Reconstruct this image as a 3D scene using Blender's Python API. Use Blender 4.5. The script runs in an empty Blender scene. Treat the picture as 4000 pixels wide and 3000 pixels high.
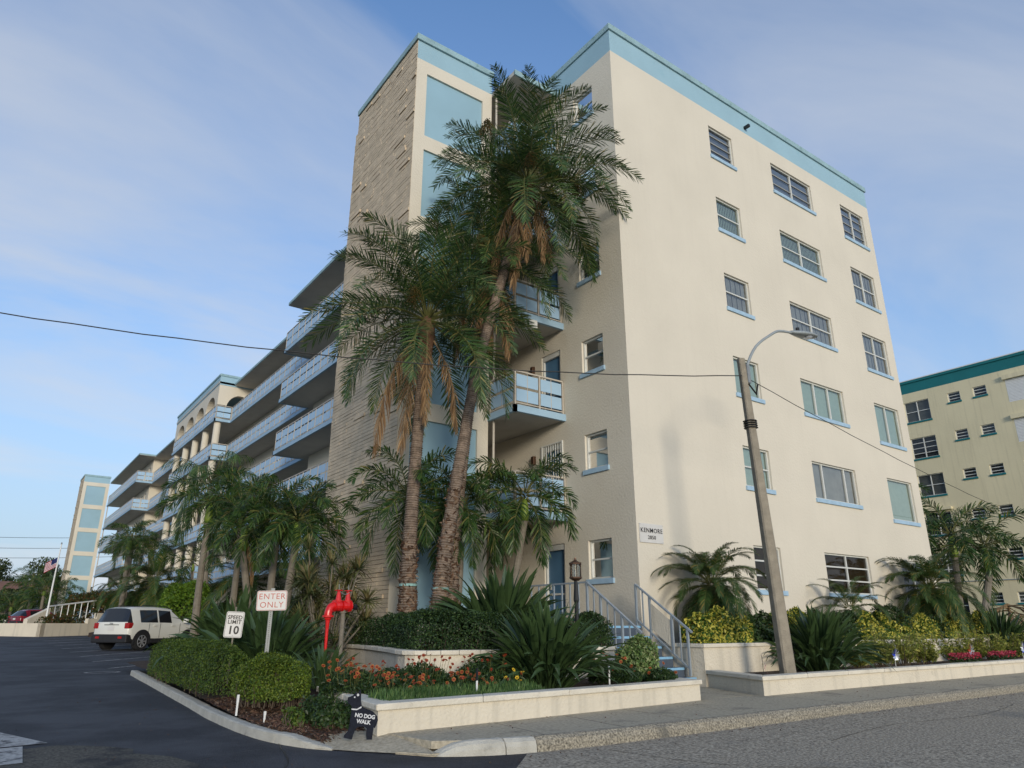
import bpy, math, random
import numpy as np
from mathutils import Vector, Matrix
R = math.radians
random.seed(7); rng = np.random.default_rng(7)
scene = bpy.context.scene
col = scene.collection

# ---------------------------------------------------------------- camera, world, sun, exposure
cam_d = bpy.data.cameras.new('camera'); cam = bpy.data.objects.new('camera', cam_d); col.objects.link(cam)
cam_d.sensor_width = 36; cam_d.lens = 24.92; cam_d.clip_start = .05; cam_d.clip_end = 3000
cam.location = (0, 0, 1.2); cam.rotation_euler = (R(90 + 18.837), 0, R(-35.983))
scene.camera = cam
scene.render.resolution_x = 1024; scene.render.resolution_y = 768
vs = scene.view_settings; vs.view_transform = 'Standard'; vs.look = 'None'; vs.gamma = 1; vs.use_curve_mapping = False
vs.exposure = 0.5
SUN_DIR = Vector((.40, 1, -.19)).normalized()
w = bpy.data.worlds.new('World'); scene.world = w; w.use_nodes = True
nt = w.node_tree; N = nt.nodes; L = nt.links; N.clear()
def nd(t, **k):
    n = N.new(t)
    for a, b in k.items(): setattr(n, a, b)
    return n
out = nd('ShaderNodeOutputWorld'); bg = nd('ShaderNodeBackground'); bg.inputs[1].default_value = .1
sky = nd('ShaderNodeTexSky', sky_type='NISHITA', sun_disc=False, sun_elevation=math.asin(-SUN_DIR.z), sun_rotation=math.atan2(-SUN_DIR.x, -SUN_DIR.y) % (2*math.pi))
sky.air_density = 1.0; sky.dust_density = 1.2; sky.ozone_density = 2.0
tc = nd('ShaderNodeTexCoord'); sx = nd('ShaderNodeSeparateXYZ'); L.new(tc.outputs['Generated'], sx.inputs[0])
def mth(op, a, b=None, clamp=False):
    m = nd('ShaderNodeMath', operation=op, use_clamp=clamp)
    for i, v in enumerate((a, b)):
        if v is None: continue
        if isinstance(v, (int, float)): m.inputs[i].default_value = v
        else: L.new(v, m.inputs[i])
    return m.outputs[0]
zz = mth('MAXIMUM', sx.outputs[2], 0.0); den = mth('ADD', zz, .22)
cb = nd('ShaderNodeCombineXYZ'); L.new(mth('DIVIDE', sx.outputs[0], den), cb.inputs[0]); L.new(mth('DIVIDE', sx.outputs[1], den), cb.inputs[1])
mp = nd('ShaderNodeMapping'); mp.inputs['Rotation'].default_value = (0, 0, R(35)); mp.inputs['Scale'].default_value = (.7, 1.9, 1); mp.inputs['Location'].default_value = (3.1, 1.7, 0); L.new(cb.outputs[0], mp.inputs[0])
no = nd('ShaderNodeTexNoise'); no.inputs['Scale'].default_value = .9; no.inputs['Detail'].default_value = 7; no.inputs['Roughness'].default_value = .55; no.inputs['Distortion'].default_value = .5; L.new(mp.outputs[0], no.inputs[0])
cr = nd('ShaderNodeValToRGB'); cr.color_ramp.elements[0].position = .43; cr.color_ramp.elements[1].position = .68; L.new(no.outputs[0], cr.inputs[0])
low = mth('POWER', mth('SUBTRACT', 1.0, zz), 2.3)
fac = mth('MULTIPLY', cr.outputs[0], .72)
def mixc(f, a, b, blend='MIX'):
    m = nd('ShaderNodeMix', data_type='RGBA', blend_type=blend)
    for i, v in ((0, f), (6, a), (7, b)):
        if isinstance(v, (int, float, tuple)): m.inputs[i].default_value = v
        else: L.new(v, m.inputs[i])
    return m.outputs[2]
tint = mixc(1.0, sky.outputs[0], (1.35, 1.65, 2.05, 1), 'MULTIPLY')
base = mixc(mth('MULTIPLY', low, 1.0, True), tint, (3.45, 4.2, 5.2, 1))
cloud = mixc(low, (3.7, 4.1, 4.8, 1), (5.6, 5.8, 6.1, 1))
mx = nd('ShaderNodeMix', data_type='RGBA'); L.new(fac, mx.inputs[0]); L.new(base, mx.inputs[6]); L.new(cloud, mx.inputs[7])
L.new(mx.outputs[2], bg.inputs[0]); L.new(bg.outputs[0], out.inputs[0])
sd = bpy.data.lights.new('sun', 'SUN'); sun = bpy.data.objects.new('sun', sd); col.objects.link(sun)
sd.energy = 1.5; sd.angle = R(12); sd.color = (1.0, .90, .74); sun.location = (-20, -40, 20)
sun.rotation_euler = SUN_DIR.to_track_quat('-Z', 'Y').to_euler()

# ---------------------------------------------------------------- materials
def mat(name, c, rough=.8, var=.12, scale=3.0, bump=.0, bscale=40.0, metal=0, spec=.4, stain_sheen=None, detail=4, streak=None, bdist=.02):
    m = bpy.data.materials.new(name); m.use_nodes = True; nt = m.node_tree; n = nt.nodes; l = nt.links
    p = n['Principled BSDF']; p.inputs['Roughness'].default_value = rough; p.inputs['Metallic'].default_value = metal; p.inputs['Specular IOR Level'].default_value = spec
    tc = n.new('ShaderNodeTexCoord')
    no = n.new('ShaderNodeTexNoise'); no.inputs['Scale'].default_value = scale; no.inputs['Detail'].default_value = detail; l.new(tc.outputs['Object'], no.inputs[0])
    cr = n.new('ShaderNodeValToRGB'); cr.color_ramp.elements[0].position = .3; cr.color_ramp.elements[1].position = .7
    cr.color_ramp.elements[0].color = (*[x*(1-var) for x in c], 1); cr.color_ramp.elements[1].color = (*[min(1, x*(1+var)) for x in c], 1)
    l.new(no.outputs[0], cr.inputs[0]); last = cr.outputs[0]
    if stain_sheen:
        sc, pos, scol, amt = stain_sheen
        n2 = n.new('ShaderNodeTexNoise'); n2.inputs['Scale'].default_value = sc; n2.inputs['Detail'].default_value = 8; n2.inputs['Roughness'].default_value = .65; l.new(tc.outputs['Object'], n2.inputs[0])
        r2 = n.new('ShaderNodeValToRGB'); r2.color_ramp.elements[0].position = pos; r2.color_ramp.elements[1].position = pos+.14
        r2.color_ramp.elements[0].color = (0, 0, 0, 1); r2.color_ramp.elements[1].color = (amt, amt, amt, 1); l.new(n2.outputs[0], r2.inputs[0])
        mx = n.new('ShaderNodeMix'); mx.data_type = 'RGBA'; l.new(r2.outputs[0], mx.inputs[0]); l.new(last, mx.inputs[6]); mx.inputs[7].default_value = (*scol, 1); last = mx.outputs[2]
    if streak:   # rain streaks: noise stretched down the wall
        mpp = n.new('ShaderNodeMapping'); mpp.inputs['Scale'].default_value = (3.2, 3.2, .16); l.new(tc.outputs['Object'], mpp.inputs[0])
        n4 = n.new('ShaderNodeTexNoise'); n4.inputs['Scale'].default_value = 1.6; n4.inputs['Detail'].default_value = 7; l.new(mpp.outputs[0], n4.inputs[0])
        r4 = n.new('ShaderNodeValToRGB'); r4.color_ramp.elements[0].position = .52; r4.color_ramp.elements[1].position = .75; r4.color_ramp.elements[0].color = (0, 0, 0, 1); r4.color_ramp.elements[1].color = (streak[1],)*3+(1,); l.new(n4.outputs[0], r4.inputs[0])
        m4 = n.new('ShaderNodeMix'); m4.data_type = 'RGBA'; l.new(r4.outputs[0], m4.inputs[0]); l.new(last, m4.inputs[6]); m4.inputs[7].default_value = (*streak[0], 1); last = m4.outputs[2]
    l.new(last, p.inputs['Base Color'])
    if bump:
        n3 = n.new('ShaderNodeTexNoise'); n3.inputs['Scale'].default_value = bscale; n3.inputs['Detail'].default_value = 6; l.new(tc.outputs['Object'], n3.inputs[0])
        b = n.new('ShaderNodeBump'); b.inputs['Strength'].default_value = min(1, bump); b.inputs['Distance'].default_value = bdist; l.new(n3.outputs[0], b.inputs['Height']); l.new(b.outputs[0], p.inputs['Normal'])
    return m
def leafmat(name, cols, trans=.25, rough=.45, spec=.35):
    m = bpy.data.materials.new(name); m.use_nodes = True; nt = m.node_tree; n = nt.nodes; l = nt.links
    p = n['Principled BSDF']; p.inputs['Roughness'].default_value = rough; p.inputs['Specular IOR Level'].default_value = spec
    g = n.new('ShaderNodeNewGeometry'); cr = n.new('ShaderNodeValToRGB'); e = cr.color_ramp.elements
    while len(e) < len(cols): e.new(.5)
    for i, (pos, c) in enumerate(cols): e[i].position = pos; e[i].color = (*c, 1)
    l.new(g.outputs['Random Per Island'], cr.inputs[0])
    tc = n.new('ShaderNodeTexCoord'); no = n.new('ShaderNodeTexNoise'); no.inputs['Scale'].default_value = 2.2; l.new(tc.outputs['Object'], no.inputs[0])
    hs = n.new('ShaderNodeHueSaturation'); l.new(cr.outputs[0], hs.inputs['Color'])
    ma = n.new('ShaderNodeMath'); ma.operation = 'MULTIPLY_ADD'; ma.inputs[1].default_value = 1.1; ma.inputs[2].default_value = .45; l.new(no.outputs[0], ma.inputs[0]); l.new(ma.outputs[0], hs.inputs['Value'])
    l.new(hs.outputs[0], p.inputs['Base Color'])
    t = n.new('ShaderNodeBsdfTranslucent'); l.new(hs.outputs[0], t.inputs[0]); mx = n.new('ShaderNodeMixShader'); mx.inputs[0].default_value = trans
    l.new(p.outputs[0], mx.inputs[1]); l.new(t.outputs[0], mx.inputs[2]); l.new(mx.outputs[0], n['Material Output'].inputs[0])
    return m
def glassmat(name, c=(.5, .6, .6), refl=.3, tr=.6):
    m = bpy.data.materials.new(name); m.use_nodes = True; nt = m.node_tree; n = nt.nodes; l = nt.links
    n.remove(n['Principled BSDF']); t = n.new('ShaderNodeBsdfTransparent'); t.inputs[0].default_value = (*[x*tr+(1-tr)*0 for x in c], 1) if tr < 1 else (*c, 1)
    g = n.new('ShaderNodeBsdfGlossy'); g.inputs['Roughness'].default_value = .03; fr = n.new('ShaderNodeFresnel'); fr.inputs[0].default_value = 1.5
    a = n.new('ShaderNodeMath'); a.operation = 'ADD'; a.use_clamp = True; a.inputs[1].default_value = refl; l.new(fr.outputs[0], a.inputs[0])
    tc = n.new('ShaderNodeTexCoord'); no = n.new('ShaderNodeTexNoise'); no.inputs['Scale'].default_value = 1.2; l.new(tc.outputs['Object'], no.inputs[0])
    b = n.new('ShaderNodeBump'); b.inputs['Strength'].default_value = .08; l.new(no.outputs[0], b.inputs['Height']); l.new(b.outputs[0], g.inputs['Normal'])
    mx = n.new('ShaderNodeMixShader'); l.new(a.outputs[0], mx.inputs[0]); l.new(t.outputs[0], mx.inputs[1]); l.new(g.outputs[0], mx.inputs[2]); l.new(mx.outputs[0], n['Material Output'].inputs[0])
    return m
M = {}
M['cream'] = mat('cream_stucco', (.68, .62, .515), .9, .04, .5, .45, 13, spec=.15, stain_sheen=(.35, .60, (.64, .58, .48), .6), detail=6, streak=((.55, .50, .42), .14), bdist=.02)
M['creamrough'] = mat('rough_cream_stucco', (.68, .62, .515), .9, .05, .6, .55, 17, spec=.15, stain_sheen=(.5, .58, (.60, .54, .44), .6), detail=6, bdist=.022)
M['band'] = mat('blue_band_paint', (.31, .475, .56), .85, .05, .8, .4, 25, stain_sheen=(1.5, .6, (.21, .40, .50), .5))
M['coping'] = mat('coping_blue_weathered', (.29, .43, .47), .9, .12, 2.0, .6, 20, stain_sheen=(5, .55, (.16, .28, .27), .8))
M['panel'] = mat('blue_wall_panel', (.28, .44, .53), .6, .05, .7, .1, 10, stain_sheen=(2.2, .66, (.33, .50, .60), .35))
M['sill'] = mat('sky_blue_sill', (.36, .51, .64), .8, .08, 5, .2, 30)
M['fascia'] = mat('balcony_edge_blue', (.33, .48, .61), .8, .10, 1.2, .3, 20, stain_sheen=(2.5, .64, (.20, .30, .36), .6))
M['soffit'] = mat('rough_soffit', (.50, .48, .44), .95, .07, 1.5, .6, 30)
M['innerwall'] = mat('gallery_wall_paint', (.62, .56, .45), .9, .05, .8, .4, 20)
M['brick'] = mat('tan_roman_brick', (.62, .50, .355), .9, .14, 2.5, .9, 35)
M['mortar'] = mat('brick_joint', (.17, .14, .11), .95, .1, 5)
M['rail'] = mat('cream_rail_paint', (.50, .45, .385), .6, .06, 4)
M['railpanel'] = mat('light_blue_rail_panel', (.36, .53, .70), .45, .05, .5, stain_sheen=(1.2, .6, (.36, .54, .72), .5))
M['winframe'] = mat('white_window_frame', (.62, .62, .58), .5, .04, 4)
M['alu'] = mat('grey_window_bar', (.30, .30, .28), .5, .05, 4)
M['glass'] = glassmat('window_glass', (.86, .9, .9), .15, 1)
M['glass_dark'] = glassmat('window_glass_dark', (.5, .52, .52), .0, 1)
M['room'] = mat('dark_room', (.02, .019, .018), .9)
M['bl_green'] = mat('pale_green_blind', (.36, .47, .42), .8, .06, 6)
M['bl_grey'] = mat('grey_curtain', (.27, .275, .265), .9, .18, 3)
M['room_dark'] = mat('dark_room_stand_in', (.07, .075, .085), .8, .15, 5)  # near-black sheet behind panes, its colour standing in for the unlit room
M['bl_brown'] = mat('brown_shade', (.10, .062, .03), .8, .25, 6)
M['bl_slate'] = mat('slate_shade', (.15, .18, .24), .8, .12, 3)
M['door'] = mat('blue_door', (.07, .16, .27), .5, .05, 3)
M['white'] = mat('white_paint', (.74, .74, .72), .5, .05, 4)
M['asphalt'] = mat('sealed_lot_asphalt', (.026, .027, .033), .75, .35, 38, 1, 70, spec=.4, stain_sheen=(.45, .44, (.075, .077, .088), .7), detail=10)  # paler patches put the lot's bluish sheen and streaks into the colour
M['road'] = mat('street_asphalt', (.35, .305, .24), .95, .65, 30, 1, 45, spec=.2, stain_sheen=(.6, .58, (.19, .185, .17), .6), detail=8)
M['concrete'] = mat('sidewalk_concrete', (.42, .37, .28), .92, .25, 22, .6, 60, spec=.2, stain_sheen=(1.1, .54, (.13, .127, .113), .7), detail=9)
M['curbpaint'] = mat('painted_curb', (.50, .475, .41), .9, .12, 6, .8, 60, stain_sheen=(5, .62, (.20, .19, .17), .8))
M['aggregate'] = mat('exposed_aggregate_curb', (.27, .24, .185), .95, .7, 42, .6, 50, stain_sheen=(2.5, .58, (.12, .115, .10), .8))
M['planter'] = mat('cream_planter_stucco', (.68, .61, .49), .9, .05, 1.0, .5, 22, spec=.15, stain_sheen=(1.6, .60, (.44, .39, .31), .7), streak=((.36, .33, .27), .45), bdist=.03)
M['plcap'] = mat('planter_cap', (.69, .63, .52), .9, .09, 3, .6, 25, spec=.15, stain_sheen=(5, .58, (.36, .32, .26), .6))
M['mulch'] = mat('dark_mulch', (.055, .035, .024), 1, .5, 30, 1, 50)
M['chip'] = leafmat('mulch_chip', [(0, (.045, .022, .015)), (.5, (.12, .06, .038)), (.9, (.17, .11, .075)), (1, (.30, .24, .17))], .0, .9)
M['ground'] = mat('ground_soil_and_grass', (.06, .07, .03), 1, .3, .3, .5, 10)
M['marking'] = mat('worn_white_marking', (.42, .415, .40), .9, .25, 30, .6, 60, spec=.2, stain_sheen=(7, .50, (.08, .08, .085), .9), detail=8)
M['step'] = mat('slate_blue_step', (.072, .095, .13), .8, .15, 6, .3, 40)
M['stepedge'] = mat('step_edge_blue', (.24, .46, .66), .7, .1, 6)
M['hrail'] = mat('grey_handrail', (.27, .31, .345), .45, .08, 4)
M['pole'] = mat('concrete_pole', (.30, .26, .20), .9, .16, 5, .9, 60, stain_sheen=(3, .6, (.22, .17, .12), .6))
M['galv'] = mat('galvanised_steel', (.27, .285, .29), .55, .1, 20, metal=.3)
M['lampgrey'] = mat('lamp_grey', (.30, .33, .34), .45, .05, 5)
M['black'] = mat('black_metal', (.012, .013, .015), .45, .1, 5)
M['cable'] = mat('black_cable', (.015, .015, .016), .6)
M['red'] = mat('fire_red_enamel', (.62, .012, .012), .3, .08, 8, .15, 20, spec=.5)
M['redtext'] = mat('faded_red_letters', (.50, .10, .07), .6, .15, 30)
M['signwhite'] = mat('sign_white', (.62, .60, .57), .45, .05, 4)
M['blacktext'] = mat('black_letters', (.012, .012, .014), .5)
M['whitetext'] = mat('white_letters', (.6, .6, .6), .7)
M['dogblack'] = mat('black_painted_board', (.010, .012, .02), .95, .3, 40, .2, 60)
M['teal'] = mat('teal_band', (.01, .15, .16), .8, .06, 1)
M['yellowstucco'] = mat('pale_yellow_stucco', (.70, .62, .41), .9, .05, .4, .5, 9, streak=((.45, .40, .27), .4))
M['leaf_phx'] = leafmat('phoenix_leaflet', [(0, (.028, .066, .022)), (.5, (.06, .118, .034)), (.9, (.13, .20, .055)), (1, (.33, .25, .09))], .25, .38, .5)
M['leaf_dead'] = leafmat('dead_frond', [(0, (.12, .065, .03)), (.6, (.27, .16, .075)), (1, (.38, .25, .13))], .15, .8)
M['leaf_ado'] = leafmat('manila_palm_leaflet', [(0, (.022, .056, .016)), (.6, (.048, .102, .024)), (.96, (.11, .16, .035)), (1, (.30, .20, .06))], .25, .38)
M['leaf_pyg'] = leafmat('pygmy_palm_leaflet', [(0, (.035, .072, .018)), (.6, (.06, .115, .028)), (.94, (.10, .145, .035)), (1, (.35, .22, .05))], .25, .45)
M['leaf_bop'] = leafmat('strelitzia_leaf', [(0, (.018, .042, .016)), (.5, (.04, .076, .028)), (.88, (.09, .14, .045)), (.97, (.12, .14, .05)), (1, (.33, .22, .09))], .12, .33, .5)
M['leaf_hedge'] = leafmat('clipped_hedge_leaf', [(0, (.028, .06, .010)), (.5, (.065, .115, .015)), (1, (.14, .19, .025))], .25, .5)
M['leaf_bright'] = leafmat('yellow_green_hedge_leaf', [(0, (.035, .07, .010)), (.5, (.09, .15, .015)), (1, (.20, .25, .03))], .25, .5)  # lighter, yellower leaf of the round bush
M['leaf_dark'] = leafmat('dark_hedge_leaf', [(0, (.015, .036, .011)), (.6, (.032, .066, .019)), (1, (.07, .115, .03))], .2, .45)
M['leaf_lime'] = leafmat('lime_hedge_leaf', [(0, (.05, .11, .012)), (.5, (.10, .19, .02)), (1, (.20, .29, .03))], .3, .5)
M['leaf_var'] = leafmat('yellow_variegated_leaf', [(0, (.03, .075, .015)), (.42, (.06, .13, .02)), (.55, (.46, .44, .06)), (1, (.70, .60, .12))], .25, .5)
M['leaf_pitt'] = leafmat('pale_variegated_leaf', [(0, (.09, .17, .045)), (.5, (.20, .30, .09)), (1, (.42, .47, .22))], .3, .5)
M['leaf_croton'] = leafmat('yellow_green_whorl_leaf', [(0, (.10, .15, .03)), (.5, (.28, .32, .06)), (1, (.55, .50, .14))], .25, .5)
M['leaf_drac'] = leafmat('dracaena_leaf', [(0, (.05, .075, .025)), (.6, (.13, .14, .05)), (.9, (.26, .22, .10)), (1, (.16, .07, .035))], .2, .5)
M['leaf_ice'] = leafmat('ice_plant_finger', [(0, (.04, .09, .03)), (.6, (.08, .16, .05)), (1, (.18, .26, .08))], .2, .45)
M['leaf_tree'] = leafmat('tree_leaf', [(0, (.025, .042, .014)), (.6, (.05, .075, .022)), (1, (.11, .12, .035))], .25, .6)
M['leaf_rusty'] = leafmat('reddish_hedge_leaf', [(0, (.03, .05, .012)), (.5, (.06, .085, .018)), (1, (.16, .06, .02))], .25, .6)
M['bark'] = mat('palm_bark', (.21, .155, .115), .95, .35, 9, 1, 30, stain_sheen=(12, .55, (.34, .27, .21), .7))
M['bark_grey'] = mat('smooth_grey_palm_trunk', (.19, .165, .13), .9, .2, 6, .4, 25)
M['boot'] = leafmat('leaf_boot', [(0, (.05, .025, .015)), (.6, (.13, .07, .04)), (1, (.27, .19, .13))], 0, .9)
M['shaft'] = mat('green_crownshaft', (.17, .24, .035), .5, .2, 3)
M['stalk'] = mat('frond_stalk', (.12, .12, .035), .6, .2, 5)
M['deadstalk'] = mat('dead_stalk', (.25, .17, .09), .8, .2, 5)
M['fruit'] = leafmat('palm_fruit', [(0, (.05, .05, .015)), (.6, (.09, .075, .02)), (1, (.20, .10, .025))], 0, .5)
M['petal'] = leafmat('gaillardia_petal', [(0, (.15, .012, .008)), (.5, (.26, .035, .012)), (1, (.38, .085, .02))], .2, .6)
M['petaltip'] = leafmat('petal_tip', [(0, (.34, .09, .02)), (1, (.55, .24, .05))], .2, .6)
M['yellowflower'] = leafmat('yellow_petal', [(0, (.75, .45, .02)), (1, (.8, .55, .04))], .2, .6)
M['pinkflower'] = leafmat('crimson_blossom', [(0, (.30, .012, .03)), (.6, (.45, .03, .06)), (1, (.60, .12, .16))], .2, .6)
M['bronze'] = mat('bronze_lantern', (.10, .055, .035), .45, .1, 8, metal=.6)
M['carwhite'] = mat('white_car_paint', (.70, .69, .63), .18, .01, 1, spec=.6)
M['carred'] = mat('dark_red_car_paint', (.17, .008, .018), .2, .02, 1, spec=.6)
M['tyre'] = mat('tyre_rubber', (.015, .015, .016), .85, .1, 20)
M['plastic'] = mat('black_plastic', (.018, .018, .02), .6, .1, 10)
M['rim'] = mat('alloy_rim', (.55, .56, .58), .3, .03, 5, metal=.7)
M['carglass'] = mat('tinted_glass', (.012, .013, .016), .06, .05, 1, spec=.7)
M['taillight'] = mat('tail_light_red', (.33, .012, .012), .2, .1, 12)
M['rooftile'] = mat('orange_brown_roof', (.26, .12, .07), .9, .15, 2)
M['flagred'] = mat('flag_red', (.38, .02, .04), .8); M['flagwhite'] = mat('flag_white', (.6, .6, .62), .8); M['flagblue'] = mat('flag_navy', (.02, .03, .12), .8)
M['foilblue'] = mat('blue_foil', (.05, .08, .55), .25, .1, 8, metal=.4); M['foilred'] = mat('red_foil', (.6, .06, .03), .25, .1, 8, metal=.4); M['foilsilver'] = mat('silver_foil', (.62, .64, .68), .25, .1, 8, metal=.5)
M['twig'] = mat('twig', (.10, .075, .055), .9, .3, 20)

# ---------------------------------------------------------------- mesh helpers
def nrm(v): v = Vector(v); return v.normalized()
class MB:
    def __init__(s): s.v = []; s.f = []; s.m = []
    def add(s, vs, fs, mi=0):
        o = len(s.v); s.v += [tuple(p) for p in vs]; s.f += [tuple(i+o for i in f) for f in fs]; s.m += [mi]*len(fs); return s
    def quad(s, a, b, c, d, mi=0): return s.add([a, b, c, d], [(0, 1, 2, 3)], mi)
    def box(s, x0, x1, y0, y1, z0, z1, mi=0):
        return s.add([(x0, y0, z0), (x1, y0, z0), (x1, y1, z0), (x0, y1, z0), (x0, y0, z1), (x1, y0, z1), (x1, y1, z1), (x0, y1, z1)],
                     [(0, 3, 2, 1), (4, 5, 6, 7), (0, 1, 5, 4), (1, 2, 6, 5), (2, 3, 7, 6), (3, 0, 4, 7)], mi)
    def obox(s, c, ax, ay, az, hx, hy, hz, mi=0):
        c = Vector(c); ax, ay, az = Vector(ax)*hx, Vector(ay)*hy, Vector(az)*hz
        P = [c+ax*i+ay*j+az*k for k in (-1, 1) for i, j in ((-1, -1), (1, -1), (1, 1), (-1, 1))]
        return s.add(P, [(0, 3, 2, 1), (4, 5, 6, 7), (0, 1, 5, 4), (1, 2, 6, 5), (2, 3, 7, 6), (3, 0, 4, 7)], mi)
    def bar(s, a, b, w, h=None, mi=0):
        a, b = Vector(a), Vector(b); d = (b-a).normalized(); up = Vector((0, 0, 1)) if abs(d.z) < .95 else Vector((0, 1, 0))
        sd = d.cross(up).normalized(); u2 = sd.cross(d); return s.obox((a+b)/2, d, sd, u2, (b-a).length/2, w/2, (h or w)/2, mi)
    def tube(s, pts, rad, n=8, mi=0, cap=True):
        pts = [Vector(p) for p in pts]; k = len(pts); rad = rad if hasattr(rad, '__len__') else [rad]*k; V = []
        d0 = (pts[1]-pts[0]).normalized(); ref = Vector((0, 0, 1)) if abs(d0.z) < .9 else Vector((1, 0, 0)); u = d0.cross(ref).normalized()
        for i in range(k):
            d = (pts[min(i+1, k-1)]-pts[max(i-1, 0)]).normalized(); u = (u-d*u.dot(d)).normalized(); v = d.cross(u)
            V += [pts[i]+(u*math.cos(2*math.pi*j/n)+v*math.sin(2*math.pi*j/n))*rad[i] for j in range(n)]
        F = [(i*n+j, i*n+(j+1) % n, (i+1)*n+(j+1) % n, (i+1)*n+j) for i in range(k-1) for j in range(n)]
        if cap: F += [tuple(range(n))[::-1], tuple((k-1)*n+j for j in range(n))]
        return s.add(V, F, mi)
    def prism(s, poly, z0, z1, mi=0):
        n = len(poly); z0 = z0 if hasattr(z0, '__len__') else [z0]*n; z1 = z1 if hasattr(z1, '__len__') else [z1]*n
        V = [(x, y, z0[i]) for i, (x, y) in enumerate(poly)]+[(x, y, z1[i]) for i, (x, y) in enumerate(poly)]
        return s.add(V, [tuple(range(n))[::-1], tuple(range(n, 2*n))]+[(i, (i+1) % n, n+(i+1) % n, n+i) for i in range(n)], mi)
    def mesh(s, name, mats):
        me = bpy.data.meshes.new(name); me.from_pydata(s.v, [], s.f)
        for m in (mats if isinstance(mats, (list, tuple)) else [mats]): me.materials.append(m)
        if any(s.m): me.polygons.foreach_set('material_index', s.m)
        return me
    def build(s, name, mats, parent=None, smooth=False, bevel=0):
        me = s.mesh(name, mats)
        if smooth: me.polygons.foreach_set('use_smooth', [True]*len(me.polygons))
        o = link(name, me, parent)
        if bevel:
            b = o.modifiers.new('bevel', 'BEVEL'); b.width = bevel; b.segments = 2; b.limit_method = 'ANGLE'
        return o
def link(name, me, parent=None, loc=None, rz=None, sc=None):
    o = bpy.data.objects.new(name, me); col.objects.link(o)
    if parent is not None: o.parent = parent
    if loc is not None: o.location = loc
    if rz is not None: o.rotation_euler = (0, 0, rz)
    if sc is not None: o.scale = (sc, sc, sc) if isinstance(sc, (int, float)) else sc
    return o
def tag(o, label=None, cat=None, group=None, kind=None):
    if label: o['label'] = label
    if cat: o['category'] = cat
    if group: o['group'] = group
    if kind: o['kind'] = kind
    return o
def thing(name, label, cat, loc=(0, 0, 0), group=None, rz=0):
    o = bpy.data.objects.new(name, None); col.objects.link(o); o.location = loc; o.rotation_euler = (0, 0, rz); o.empty_display_size = .2
    return tag(o, label, cat, group)
def struct(o, label=None): o['kind'] = 'structure'; return tag(o, label)
def stuff(o, label=None, cat=None): o['kind'] = 'stuff'; return tag(o, label, cat)
def npmesh(name, V, F, mats, mi=None):
    me = bpy.data.meshes.new(name); V = np.asarray(V, np.float32); F = np.asarray(F, np.int32); nf, k = F.shape
    me.vertices.add(len(V)); me.vertices.foreach_set('co', V.ravel()); me.loops.add(nf*k); me.loops.foreach_set('vertex_index', F.ravel())
    me.polygons.add(nf); me.polygons.foreach_set('loop_start', np.arange(0, nf*k, k, dtype=np.int32))
    for m in (mats if isinstance(mats, (list, tuple)) else [mats]): me.materials.append(m)
    if mi is not None: me.polygons.foreach_set('material_index', np.asarray(mi, np.int32))
    me.update(calc_edges=True); return me
def leafcloud(P, Nn, ln, wd, seed=0, jitter=.9):
    """P centres, Nn outward normals -> one small folded leaf (4 verts, 2 tris) at each point"""
    r = np.random.default_rng(seed); n = len(P); ln = ln*(.6+.8*r.random(n)); wd = wd*(.6+.8*r.random(n))
    a = Nn+r.normal(size=(n, 3))*jitter; a /= np.linalg.norm(a, axis=1)[:, None]+1e-9
    t = np.cross(a, r.normal(size=(n, 3))); t /= np.linalg.norm(t, axis=1)[:, None]+1e-9
    b = np.cross(a, t); V = np.empty((n, 4, 3)); V[:, 0] = P-t*ln[:, None]/2; V[:, 1] = P+b*wd[:, None]/2-a*.15*wd[:, None]
    V[:, 2] = P+t*ln[:, None]/2; V[:, 3] = P-b*wd[:, None]/2-a*.15*wd[:, None]
    i = np.arange(n)*4; F = np.concatenate([np.stack([i, i+1, i+2], 1), np.stack([i, i+2, i+3], 1)])
    return V.reshape(-1, 3), F
def text_mesh(body, size, off=0.0, extr=.002, spacing=1.0, line=1.0, align='CENTER'):
    c = bpy.data.curves.new('lettering', 'FONT'); c.body = body; c.size = size; c.offset = off; c.extrude = extr; c.align_x = align; c.space_character = spacing; c.space_line = line; c.resolution_u = 3
    o = bpy.data.objects.new('lettering', c); col.objects.link(o); bpy.context.view_layer.update()
    me = bpy.data.meshes.new_from_object(o.evaluated_get(bpy.context.evaluated_depsgraph_get())); bpy.data.objects.remove(o); bpy.data.curves.remove(c); return me
def put_text(body, size, m, parent, mat4, name='lettering', **k):
    me = text_mesh(body, size, **k); me.materials.clear(); me.materials.append(m); me.transform(mat4); return link(name, me, parent)
def frame4(o, x, y, z): # matrix with given axes
    o, x, y, z = map(Vector, (o, x, y, z)); return Matrix(((x.x, y.x, z.x, o.x), (x.y, y.y, z.y, o.y), (x.z, y.z, z.z, o.z), (0, 0, 0, 1)))

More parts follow.
